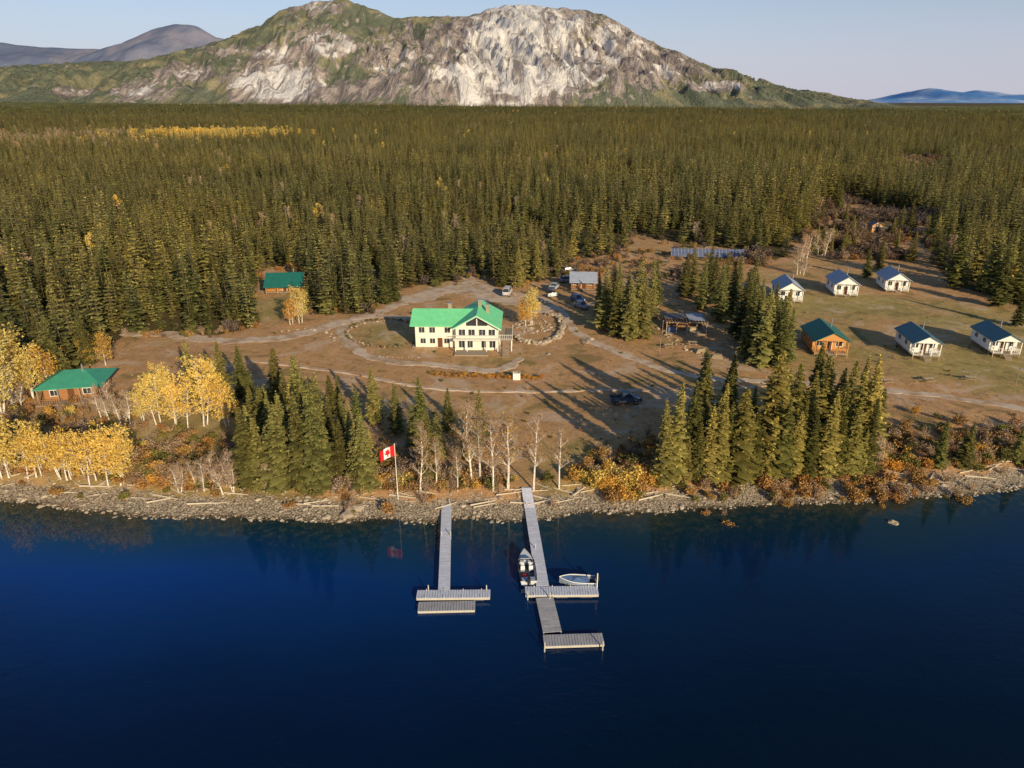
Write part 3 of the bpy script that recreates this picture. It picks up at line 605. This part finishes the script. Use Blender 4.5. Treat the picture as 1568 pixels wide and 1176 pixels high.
def cabin(name,px,py,wd,ln,hh,rise,roof,wall,rz=0,ridge='y',porch=2.0,base=.5,front=None,chim=True):
    x,y,z=GP(px,py); e=empty(name,(x,y,z),rz)
    wl=MB(); rf=MB(); fr=MB(); gl=MB(); dk=MB(); z0=base; z1=base+hh; k=rise/(( wd if ridge=='y' else ln)/2); o=.45; t=.14
    if ridge=='y':
        wl.prism([(-wd/2,z0),(wd/2,z0),(wd/2,z1),(0,z1+rise),(-wd/2,z1)],0,ln,wall)
        for s_ in(-1,1):
            rf.prism([(s_*(wd/2+o),z1-o*k+.03),(0.0,z1+rise+.03),(0.0,z1+rise+t+.03),(s_*(wd/2+o),z1-o*k+t+.03)],-(porch+.3),ln+o,roof)
    else:
        wl.prism([(0,z0),(ln,z0),(ln,z1),(ln/2,z1+rise),(0,z1)],-wd/2,wd/2,wall,'x')
        for s_ in(-1,1):
            ext=(porch if s_<0 else 0)+o
            rf.prism([(ln/2+s_*(ln/2+ext),z1-ext*k+.03),(ln/2,z1+rise+.03),(ln/2,z1+rise+t+.03),(ln/2+s_*(ln/2+ext),z1-ext*k+t+.03)],-wd/2-o,wd/2+o,roof,'x')
    wl.box((0,ln/2,z0-.12),(wd-.1,ln-.1,.23),'deckwood')
    for a in(-wd/2+.4,0,wd/2-.4):
        for b in(.3,ln/2,ln-.3): wl.box((a,b,(z0-.23)/2-.2),(.25,.25,z0-.23+.4),'deckwood')
    for s_ in(-1,1): window(fr,gl,s_*wd*.30,z0+hh*.58,wd*.19,hh*.38,'f',0)
    fr.box((0,-.05,z0+1.0),(1.0,.1,2.0),'door'); gl.box((0,-.11,z0+1.5),(.5,.02,.6),'glass')
    for q in(-.56,.56): fr.box((q,-.045,z0+1.05),(.1,.09,2.1),'trim')
    if ridge=='y': window(fr,gl,0,z1+rise*.32,wd*.17,rise*.4,'f',0)
    for f_,a in(('l',-wd/2),('r',wd/2)):
        for b in(.27,.72): window(fr,gl,ln*b,z0+hh*.58,ln*.15,hh*.36,f_,a)
    if porch>0:
        dk.box((0,-porch/2-.01,z0-.08),(wd,porch,.16),'deckwood')
        for a in(-wd/2+.12,-wd*.17,wd*.17,wd/2-.12):
            dk.box((a,-porch+.12,(z0-.16)/2-.15),(.16,.16,z0-.16+.3),'deckwood')
            ztop=z1-.05 if ridge=='y' else z1-(porch-.1)*k
            dk.box((a,-porch+.12,(z0+ztop)/2),(.15,.15,ztop-z0),front or 'trim')
        if ridge=='y':
            dk.box((0,-porch+.12,z1+.04),(wd,.16,.18),front or 'trim')
            fr.prism([(-wd/2+.1,z1+.14),(wd/2-.1,z1+.14),(0,z1+rise-.05)],-porch+.08,-porch+.16,front or wall)
        rail(dk,(-wd/2+.1,-porch+.12),(-.7,-porch+.12),z0,front or 'trim'); rail(dk,(.7,-porch+.12),(wd/2-.1,-porch+.12),z0,front or 'trim')
        rail(dk,(-wd/2+.1,-porch+.2),(-wd/2+.1,-.05),z0,front or 'trim'); rail(dk,(wd/2-.1,-porch+.2),(wd/2-.1,-.05),z0,front or 'trim')
        stairs(dk,0,-porch,z0,1.3)
        for q in(-.7,.7): dk.box((q,-porch-.5,z0*.55+.3),(.06,1.0,.08),'trim')
    if chim:
        rf.cyl((wd*.22,ln*.6,z1+rise*.3),(wd*.22,ln*.6,z1+rise+.9),.13,.13,'steel',8); rf.cyl((wd*.22,ln*.6,z1+rise+.9),(wd*.22,ln*.6,z1+rise+1.05),.2,.08,'steel',8)
    for n_,mb in(('walls',wl),('roof',rf),('trim',fr),('windows',gl),('porch',dk)):
        if mb.v: mb.obj(n_,e)
    return e
cabin('white_cabin',1208,462,6.0,8,2.9,1.9,'slate','white',math.radians(-8),porch=1.4)
cabin('white_cabin',1293,453,5.8,8,2.9,1.9,'slate','white',math.radians(-8),porch=1.4)
cabin('white_cabin',1371,446,5.8,8,2.9,1.9,'slate','white',math.radians(-10),porch=1.4)
cabin('log_cabin',1267,541,6.6,8,2.7,1.7,'teal','orange',math.radians(-6),porch=2.0,base=.6,front='orange')
cabin('white_cabin',1411,546,5.2,8,2.6,1.4,'tealblue','white',math.radians(-8),porch=2.0,base=.9)
cabin('white_cabin',1532,543,5.2,8,2.6,1.4,'tealblue','white',math.radians(-8),porch=2.0,base=.9)
cabin('log_cabin',437,448,9.5,6,2.6,1.6,'teal','orange',math.radians(6),ridge='x',porch=1.8,front='orange')
cabin('storage_cabin',893,444,6.8,6,2.5,1.3,'slate','log',math.radians(-4),ridge='x',porch=1.2,front='log',chim=False)
cabin('small_shed',1342,356,4,4,2.6,1.2,'dkroof','orange',0,porch=0,base=.2,chim=False)

# hip-roof log cabin far left
x,y,z=GP(112,614); e=empty('hip_roof_cabin',(x,y,z),math.radians(12))
wl=MB();rf=MB();fr=MB();gl=MB();dk=MB()
wd,ln,hh=8.6,7.0,2.5
for i in range(10): wl.box((0,ln/2,.42+i*.25),(wd-(i%2)*.06,ln-(i%2)*.06,.249),'log')
wl.box((0,ln/2,.12),(wd+.1,ln+.1,.3),'deckwood')
o=1.1; z1=2.85; a,b=wd/2+o,ln/2+o; rv=[(-a,ln/2-b,z1),(a,ln/2-b,z1),(a,ln/2+b,z1),(-a,ln/2+b,z1),(-1.6,ln/2,z1+1.75),(1.6,ln/2,z1+1.75),(-a,ln/2-b,z1-.16),(a,ln/2-b,z1-.16),(a,ln/2+b,z1-.16),(-a,ln/2+b,z1-.16)]
rf.add(rv,[(0,1,5,4),(1,2,5),(2,3,4,5),(3,0,4),(6,7,1,0),(7,8,2,1),(8,9,3,2),(9,6,0,3),(9,8,7,6)],'tealhip')
rf.cyl((1.5,3,4),(1.5,3,5.6),.14,.14,'steel',8)
for q in(-2.6,2.6): window(fr,gl,q,1.7,1.3,1.0,'f',0)
for q in(2,5): window(fr,gl,q,1.7,1.2,1.0,'r',wd/2); window(fr,gl,q,1.7,1.2,1.0,'l',-wd/2)
fr.box((0,-.05,1.3),(1.0,.1,2.0),'door')
dk.box((0,-1.1,.2),(wd+1.6,2.1,.14),'deckwood')
for q in(-4.9,-1.7,1.7,4.9): dk.box((q,-.95,1.4),(.15,.15,2.6),'deckwood')
rail(dk,(-5,-2.05),(-1,-2.05),.27,'log'); rail(dk,(1,-2.05),(5,-2.05),.27,'log')
for n_,mb in(('walls',wl),('roof',rf),('trim',fr),('windows',gl),('porch',dk)): mb.obj(n_,e)

# lodge
x,y,z=GP(637,532); e=empty('green_roof_lodge',(x,y,z),math.radians(-1))
wl=MB();rf=MB();fr=MB();gl=MB();dk=MB(); WB=17.4; DB=9.0; h2=5.1; rs=2.0
wl.prism([(0,0),(DB,0),(DB,h2),(DB/2,h2+rs),(0,h2)],0,9.05,'cream','x')
k=rs/(DB/2); o=.7
for s_ in(-1,1): rf.prism([(DB/2+s_*(DB/2+o),h2-o*k+.03),(DB/2,h2+rs+.03),(DB/2,h2+rs+.2),(DB/2+s_*(DB/2+o),h2-o*k+.2)],-1.0,13.1,'green','x')
wx0,wx1=8.7,17.5; wc=(wx0+wx1)/2; wrs=2.5; kk=wrs/((wx1-wx0)/2)
wl.prism([(wx0,0),(wx1,0),(wx1,h2),(wc,h2+wrs),(wx0,h2)],-1.6,DB+.8,'cream')
for s_ in(-1,1):
    hw=(wx1-wx0)/2; rf.prism([(wc+s_*(hw+.7),h2-.7*kk+.05),(wc,h2+wrs+.05),(wc,h2+wrs+.24),(wc+s_*(hw+.7),h2-.7*kk+.24)],-2.6,DB+1.6,'green')
    fr.prism([(wc+s_*(hw+.7),h2-.7*kk-.1),(wc,h2+wrs-.1),(wc,h2+wrs+.04),(wc+s_*(hw+.7),h2-.7*kk+.04)],-2.64,-2.5,'trim')
for cx,cy,hz in((wc+.3,5.2,8.9),(wc+2.0,4.0,8.2),(7.0,4.8,8.2)):
    rf.box((cx,cy,hz-.9),(.75,.75,2.2),'deckwood'); rf.box((cx,cy,hz+.24),(.9,.9,.1),'steel')
for q in(1.6,3.6,6.6): window(fr,gl,q,1.5,1.1,1.1,'f',0)
for q in(1.4,3.6,6.8): window(fr,gl,q,3.9,1.2,1.2,'f',0)
fr.box((5.2,-.05,1.1),(1.0,.1,2.1),'door'); fr.box((4.4,-.03,2.62),(8.5,.06,.12),'trim')
for q in(10.0,12.0,14.2,16.2): window(fr,gl,q,3.85,1.35,1.4,'f',-1.6)
for q in(9.9,11.6,14.6,16.3): window(fr,gl,q,1.35,1.2,1.5,'f',-1.6)
for q in(2,5,7.5):
    for zz in(1.5,3.9): window(fr,gl,q,zz,1.1,1.1,'r',17.5)
    for zz in(1.5,3.9): window(fr,gl,q,zz,1.1,1.1,'l',0)
for s_ in(-1,1):
    gl.prism([(wc+s_*.15,h2+.25),(wc+s_*2.2,h2+.25),(wc+s_*2.2,h2+wrs-2.2*kk-.25),(wc+s_*.15,h2+wrs-.15*kk-.3)],-1.66,-1.59,'glass')
    fr.box((wc+s_*1.2,-1.7,h2+.18),(2.4,.08,.1),'trim')
fr.box((wc,-1.7,h2+1.1),(.16,.09,1.9),'trim')
dk.box((wc,-2.35,2.62),(9.6,1.45,.16),'trim'); rail(dk,(wx0-.4,-3.0),(wx1+.4,-3.0),2.7)
for q in(wx0,wc-2,wc+2,wx1): dk.box((q,-2.95,1.27),(.2,.2,2.54),'trim')
dk.box((19.0,1.5,2.55),(2.9,8.0,.16),'deckwood'); rail(dk,(20.4,-2.4),(20.4,5.4),2.63); rail(dk,(17.7,-2.45),(20.4,-2.45),2.63)
for q in((17.9,-2.3),(20.3,-2.3),(20.3,1.5),(20.3,5.3)): dk.box((q[0],q[1],1.24),(.2,.2,2.46),'trim')
stairs(dk,19.2,-2.5,2.5,1.4); dk.box((wc-1,-3.8,.12),(7,3.2,.25),'deckwood')
wl.box((8,4.5,-.2),(17.6,9.2,.7),'deckwood')
for n_,mb in(('walls',wl),('roof',rf),('trim',fr),('windows',gl),('deck',dk)): mb.obj(n_,e)

# open timber shed
x,y,z=GP(1020,512); e=empty('open_timber_shelter',(x,y,z),math.radians(-3)); a=MB();b=MB();c=MB()
for i in range(5):
    for j in(0,5.5): a.box((i*2.2,j,1.4),(.2,.2,2.8),'deckwood')
for j in(0,5.5): a.box((4.4,j,2.9),(9.6,.18,.22),'stumpw')
for i in range(15): b.box((i*.64-.1,2.75,3.09),(.10,7.0,.16),'stumpw')
b.box((2.3,4.2,3.2),(4.6,4.6,.05),'dkroof'); b.box((6.8,3.6,3.2),(3.6,5.6,.05),'slate')
c.box((4.4,5.65,1.3),(9,.1,2.2),'log'); c.box((4.4,2.7,.1),(9,5.4,.2),'deckwood'); c.box((1.5,2,.7),(1.6,.9,1.0),'bluetarp'); c.box((6,2.5,.65),(2.2,1.0,.9),'stumpw')
a.obj('posts',e);b.obj('rafters',e);c.obj('platform',e)
# solar
x,y,z=GP(1028,397); e=empty('solar_panel_array',(x,y,z),math.radians(-4)); a=MB();b=MB()
for i in range(22):
    for j in range(2):
        cx=i*1.12; vs=[]
        for u,v in((0,0),(1.04,0),(1.04,1.6),(0,1.6)):
            t_=v+j*1.68; vs.append((cx+u,t_*math.cos(.75),.9+t_*math.sin(.75)))
        nrm=Vector((0,-math.sin(.75),math.cos(.75)))*.05
        a.add(vs+[tuple(Vector(q)-nrm) for q in vs],[(0,1,2,3),(7,6,5,4),(0,4,5,1),(1,5,6,2),(2,6,7,3),(3,7,4,0)],'panel')
    if i%3==0:
        b.cyl((i*1.12,1.0,-.2),(i*1.12,1.0,1.7),.07,.07,'steel',6); b.cyl((i*1.12,2.2,-.2),(i*1.12,2.2,2.8),.07,.07,'steel',6)
for t_ in(.7,2.6): b.box((12.3,t_*math.cos(.75)+.1,.8+t_*math.sin(.75)),(24.6,.08,.08),'steel')
for i in range(23):
    p0=(i*1.12-.04,-.02,.90);p1=(i*1.12-.04,3.28*math.cos(.75)-.02,.92+3.28*math.sin(.75)); b.cyl(p0,p1,.03,.03,'trim',4)
a.obj('panels',e);b.obj('frame',e)

# ---------------- vehicles ----------------
def vehicle(name,px,py,rz,col,kind='car'):
    mn=name+'_paint_%d'%len(M); M[mn]=simple(mn,col,.3,.06,1,.5)
    x,y,z=GP(px,py); e=empty(name,(x,y,z+.12),rz); bd=MB();gs=MB();wh=MB();W=1.85
    if kind=='car': body=[(-2.2,.35),(2.2,.35),(2.25,.75),(2.1,.95),(1.0,1.05),(-1.7,1.1),(-2.25,1.0)]; gh=[(-1.75,1.1),(1.0,1.06),(.4,1.6),(-1.5,1.65)]
    elif kind=='van': body=[(-2.4,.35),(2.4,.35),(2.45,.8),(2.2,1.15),(1.6,1.3),(-2.4,1.3)]; gh=[(-2.38,1.3),(1.6,1.3),(1.0,2.15),(-2.3,2.2)]
    else: body=[(-2.7,.5),(2.7,.5),(2.75,.95),(2.6,1.15),(1.3,1.25),(-.7,1.25),(-.75,1.0),(-2.65,1.0),(-2.75,.9)]; gh=[(-.65,1.25),(1.3,1.25),(.7,1.85),(-.5,1.88)]
    vs=[];n_=len(body)
    for s_ in(-1,1):
        for p in body: vs.append((p[0],s_*W/2*(1 if p[1]<1.0 else .96),p[1]))
    bd.add(vs,[tuple(range(n_)),tuple(range(2*n_-1,n_-1,-1))]+[(i,n_+i,n_+(i+1)%n_,(i+1)%n_) for i in range(n_)],mn)
    vs=[]
    for s_ in(-1,1):
        for i,p in enumerate(gh): vs.append((p[0],s_*W/2*(.94 if i<2 else .76),p[1]))
    gs.add(vs,[(0,1,2,3),(7,6,5,4),(1,5,6,2),(0,3,7,4)],'glass')
    t0,t1=gh[3],gh[2]; bd.box(((t0[0]+t1[0])/2,0,max(t0[1],t1[1])+.03),(t1[0]-t0[0]+.05,W*.78,.07),mn)
    for s_ in(-1,1):
        for p,q in((gh[0],gh[3]),(gh[1],gh[2]),(((gh[0][0]+gh[1][0])/2,gh[0][1]),((gh[2][0]+gh[3][0])/2,gh[3][1]))): bd.cyl((p[0],s_*W*.475,p[1]),(q[0],s_*W*.385,q[1]),.045,.045,mn,4)
    if kind=='truck':
        for s_ in(-1,1): bd.box((-1.75,s_*(W/2-.06),1.15),(1.95,.1,.3),mn)
        bd.box((-2.68,0,1.15),(.1,W-.25,.3),mn); bd.box((-1.7,0,1.02),(1.8,W-.3,.03),'black')
    L=max(p[0] for p in body)
    for sx_ in(-1,1):
        for sy in(-1,1):
            wh.cyl((sx_*L*.62,sy*(W/2-.2),.30),(sx_*L*.62,sy*(W/2+.02),.30),.38,.38,'black',14); wh.cyl((sx_*L*.62,sy*(W/2+.02),.30),(sx_*L*.62,sy*(W/2+.04),.30),.2,.2,'steel',10)
            gs.box((sx_*(L+.0),sy*W*.36,.8),(.06,.32,.16),'trim' if sx_>0 else 'red')
    bd.box((L+.03,0,.5),(.1,W*.95,.18),'steel'); bd.box((-L-.03,0,.5),(.1,W*.95,.18),'steel')
    bd.obj('body',e);gs.obj('windows_and_lights',e);wh.obj('wheels',e)
vehicle('white_van',777,452,math.radians(80),(.6,.6,.63),'van')
vehicle('pickup_truck',848,444,math.radians(70),(.45,.47,.5),'truck')
vehicle('parked_car',884,462,math.radians(-60),(.06,.12,.25),'car')
vehicle('parked_car',890,472,math.radians(-55),(.25,.26,.3),'car')
vehicle('pickup_truck',957,618,math.radians(5),(.06,.08,.12),'truck')
vehicle('parked_car',868,432,math.radians(20),(.3,.3,.32),'car')
vehicle('parked_car',872,418,math.radians(10),(.3,.32,.36),'car')

# ---------------- docks ----------------
def dock(mb,side,p0,p1,w_,z=.5,k='dock',plank=.28):
    a=Vector(G(*p0,z));b=Vector(G(*p1,z));d=b-a;L=d.length;rz=math.atan2(d.y,d.x);u=d/L;nn_=Vector((-u.y,u.x)); n_=int(L/plank)
    for i in range(n_):
        c=a+u*(i+.5)*L/n_; mb.box((c.x,c.y,z+U(-.006,.006)),(L/n_-.035,w_*U(.985,1.0),.05),k,rz)
    for s_ in(-1,1):
        c=(a+b)/2+nn_*s_*(w_/2-.06); side.box((c.x,c.y,z-.16),(L-.1,.1,.24),'dockside',rz)
    m_=max(2,int(L/2.4))
    for i in range(m_):
        c=a+u*(i+.5)*L/m_; side.box((c.x,c.y,z-.42),(1.3,w_*.8,.3),'float',rz)
    return a,b,u,nn_
def cleats(mb,a,b,w_,z,n_):
    for i in range(n_):
        q=a+(b-a)*(i+.5)/n_
        for s_ in(-1,1): mb.cyl((q.x,q.y+s_*w_*.45,z),(q.x,q.y+s_*w_*.45,z+.22),.04,.04,'dockside',6)
e=empty('dock',(0,0,0)); a=MB();b=MB();c=MB()
dock(a,b,(684,768),(680,903),1.3); p,q,_,_=dock(a,b,(638,910),(751,909),1.35); cleats(c,p,q,1.35,.5,4)
p,q,_,_=dock(a,b,(640,929),(728,927),1.5,.3,'dockold')
for px,py in((656,903),(745,903),(690,820),(676,820),(688,770)):
    x,y=G(px,py,.5); c.cyl((x,y,-1.2),(x,y,1.1),.07,.06,'dockside',8)
a.obj('deck_boards',e);b.obj('frame_and_floats',e);c.obj('posts',e)
e=empty('dock',(0,0,0)); a=MB();b=MB();c=MB()
p0=Vector((*G(806,746,1.5),1.45)); p1=Vector((*G(811,775,.8),.62))
n_=20
for i in range(n_):
    q=p0+(p1-p0)*(i+.5)/n_; a.box((q.x,q.y,q.z),(1.35,.26,.05),'dock')
for s_ in(-1,1): b.cyl(p0+Vector((s_*.6,0,-.12)),p1+Vector((s_*.6,0,-.12)),.08,.08,'dockside',4)
dock(a,b,(811,775),(831,897),1.4); p,q,_,_=dock(a,b,(804,905),(916,904),1.5); cleats(c,p,q,1.5,.5,4)
dock(a,b,(834,915),(846,968),1.9,.35,'dockold'); dock(a,b,(832,981),(924,978),1.6,.35,'dockold')
for px,py in((914,900),(808,913),(842,915),(923,990),(834,992),(820,840),(806,775)):
    x,y=G(px,py,.5); c.cyl((x,y,-1.2),(x,y,1.2 if px!=914 else 2.4),.07,.06,'trim' if px==914 else 'dockside',8)
a.obj('deck_boards',e);b.obj('frame_and_floats',e);c.obj('posts',e)

# ---------------- boats ----------------
def boat(name,x,y,rz,L,W,console=True,hull='hull',cover=None):
    e=empty(name,(x,y,0.02),rz); hu=MB();ins=MB();st=MB();mt=MB(); S=14; rings=[];h=.75
    for i in range(S+1):
        t=i/S; xx=-L/2+L*t; wv=W/2*(1-max(0,(t-.45)/.55)**2.3)*(0.92+.08*min(1,t*4)); wv=max(wv,.02); sh=h+.28*t**2; kb=-.18+.45*max(0,(t-.6)/.4)**2
        rings.append([(xx,-wv,sh),(xx,-wv*.86,sh*.35+kb*.5),(xx,0,kb),(xx,wv*.86,sh*.35+kb*.5),(xx,wv,sh)])
    vs=[p for r in rings for p in r]; fs=[]
    for i in range(S):
        for j in range(4): fs.append((i*5+j,(i+1)*5+j,(i+1)*5+j+1,i*5+j+1))
    fs.append((0,1,2,3,4)); hu.add(vs,fs,hull)
    for s_ in(0,4):
        for i in range(S): hu.cyl(Vector(rings[i][s_]),Vector(rings[i+1][s_]),.05,.05,'black' if hull!='alu' else 'trim',5)
    m_=int(S*.68)
    for i in range(m_):
        a0,a1=rings[i][0],rings[i][4]; b0,b1=rings[i+1][0],rings[i+1][4]
        ins.add([(a0[0],a0[1]*.86,.22),(b0[0],b0[1]*.86,.22),(b1[0],b1[1]*.86,.22),(a1[0],a1[1]*.86,.22)],[(0,1,2,3)],'boatdeck')
    dk_=[ (r[0][0],r[0][1]*.97,r[0][2]-.03) for r in rings[m_:]]+[(r[4][0],r[4][1]*.97,r[4][2]-.03) for r in reversed(rings[m_:])]
    hu.add(dk_,[tuple(range(len(dk_)))],hull if not cover else cover)
    ins.box((rings[m_][0][0],0,.5),(.05,W*.8,.55),hull)
    if console:
        xm=rings[m_][0][0]
        st.add([(xm-.1,-W*.38,.95),(xm-.1,W*.38,.95),(xm-.5,W*.34,1.45),(xm-.5,-W*.34,1.45)],[(0,1,2,3)],'glass')
        for s_ in(-1,1):
            st.add([(xm-.1,s_*W*.4,.95),(xm-1.0,s_*W*.42,.92),(xm-.9,s_*W*.38,1.3),(xm-.5,s_*W*.35,1.45)],[(0,1,2,3)],'glass')
            st.box((xm-.35,s_*W*.25,.65),(.4,W*.28,.5),hull)
            st.box((xm-1.2,s_*W*.24,.48),(.5,.48,.35),'alu'); st.box((xm-1.45,s_*W*.24,.82),(.12,.46,.5),'whitec')
        st.cyl((xm-.6,-W*.36,1.45),(xm-.6,W*.36,1.45),.03,.03,'steel',6)
        st.box((-L/2+.45,0,.5),(.55,W*.75,.5),'alu')
        st.box((-L/2+1.3,.35,.35),(.6,.4,.25),'red')
    else:
        for q in(-L*.3,-.1,L*.12): st.box((q,0,.48),(.32,W*.85,.06),'alu')
        if cover: st.add([(-L*.3,-W*.4,.7),(L*.2,-W*.4,.75),(L*.2,W*.4,.75),(-L*.3,W*.4,.7),(0,0,1.0)],[(0,1,4),(1,2,4),(2,3,4),(3,0,4)],cover)
    mt.box((-L/2-.22,0,.98),(.42,.34,.5),'black'); mt.box((-L/2-.22,0,1.27),(.34,.28,.1),'black'); mt.cyl((-L/2-.2,0,.8),(-L/2-.15,0,-.3),.09,.07,'black',8); mt.box((-L/2-.02,0,.75),(.18,.25,.3),'steel')
    hu.obj('hull',e);ins.obj('interior',e);st.obj('seats_and_windshield',e);mt.obj('outboard_motor',e); return e
x,y=G(806,869,.4); boat('motor_boat',x,y,math.radians(94),5.9,1.95)
x,y=G(884,891,.4); boat('aluminium_skiff',x,y,math.radians(178),4.0,1.5,False,'alu','bluetarp')

# ---------------- flag, small things ----------------
x,y,z=GP(609,756); e=empty('canadian_flag',(x,y,z)); zt=at_y(609,680,y)[2]-z; a=MB();b=MB()
a.cyl((0,0,0),(0,0,zt),.06,.04,'trim',8); a.cyl((0,0,zt),(0,0,zt+.12),.09,.02,'steel',8)
FW,FH=2.2,1.5; nx=16; pol=[(0,.42),(.1,.25),(.28,.3),(.22,.05),(.4,.08),(.3,-.12),(.08,-.22),(.05,-.45),(-.05,-.45),(-.08,-.22),(-.3,-.12),(-.4,.08),(-.22,.05),(-.28,.3),(-.1,.25)]
def fl(u,v): return (-u*FW*.85,-.22*math.sin(u*9)*u-.35*u, zt-.1-FH+v*FH-.75*u)
for i in range(nx):
    u0,u1=i/nx,(i+1)/nx; b.add([fl(u0,0),fl(u1,0),fl(u1,1),fl(u0,1)],[(0,1,2,3)],'red' if u0<.31 or u0>=.69 else 'whitec')
for off in(-.04,.04):
    vs=[]
    for q in pol:
        p=fl(.5+q[0]*.5,.5+q[1]*.9); vs.append((p[0],p[1]+off,p[2]))
    c0=fl(.5,.5); vs.append((c0[0],c0[1]+off,c0[2])); b.add(vs,[(i,(i+1)%15,15) for i in range(15)],'red')
a.obj('pole',e);b.obj('cloth',e)
def picnic(px,py):
    x,y,z=GP(px,py); e=empty('picnic_table',(x,y,z),U(-.4,.4)); a=MB()
    for i in range(5): a.box((0,-.32+i*.16,.78),(2.0,.14,.05),'stumpw')
    for s_ in(-1,1):
        a.box((0,s_*.75,.45),(2.0,.28,.05),'stumpw')
        for q in(-.7,.7): a.cyl((q,s_*.7,0),(q,s_*.2,.76),.05,.05,'stumpw',4)
    for q in(-.7,.7): a.box((q,0,.41),(.06,1.7,.08),'stumpw')
    a.obj('table',e)
for p in[(1357,586),(1420,585),(1485,582),(1023,532),(1060,528)]: picnic(*p)
def planter(px,py):
    x,y,z=GP(px,py); e=empty('planter_box',(x,y,z)); a=MB()
    for s_ in(-1,1): a.box((s_*.62,0,.7),(.12,.9,1.5),'trim'); a.box((0,s_*.42,.65),(1.12,.08,1.3),'white')
    a.box((0,0,1.2),(1.1,.74,.08),'stumpw'); a.obj('box',e)
planter(791,580)
def woodpile(px,py,rz):
    x,y,z=GP(px,py); e=empty('firewood_pile',(x,y,z),rz); a=MB()
    for j in range(4):
        for i in range(9-j): a.cyl((i*.26+j*.13,U(-.5,-.42),.13+j*.23),(i*.26+j*.13,U(.42,.5),.13+j*.23),.125,.12,'stumpw',7)
    a.obj('logs',e)
woodpile(1065,540,.3); woodpile(1090,548,-.3); woodpile(1100,530,.1); woodpile(500,473,0)
x,y,z=GP(846,456); e=empty('propane_tank',(x,y,z),.5); a=MB()
pr=[(-1.5,.05),(-1.42,.35),(-1.2,.52),(1.2,.52),(1.42,.35),(1.5,.05)]
for i in range(5): a.cyl((pr[i][0],0,.8),(pr[i+1][0],0,.8),pr[i][1],pr[i+1][1],'white',14)
for q in(-.8,.8): a.box((q,0,.2),(.2,.8,.4),'steel')
a.cyl((0,0,1.3),(0,0,1.5),.15,.15,'white',8); a.obj('tank',e)
for px,py in((1010,540),(1014,512),(1555,590),(1270,600)):
    x,y,z=GP(px,py); e=empty('light_pole',(x,y,z)); a=MB(); a.cyl((0,0,0),(0,0,3.2),.07,.05,'deckwood',6); a.box((0,-.15,3.25),(.25,.45,.12),'steel'); a.obj('post',e)
print('done')
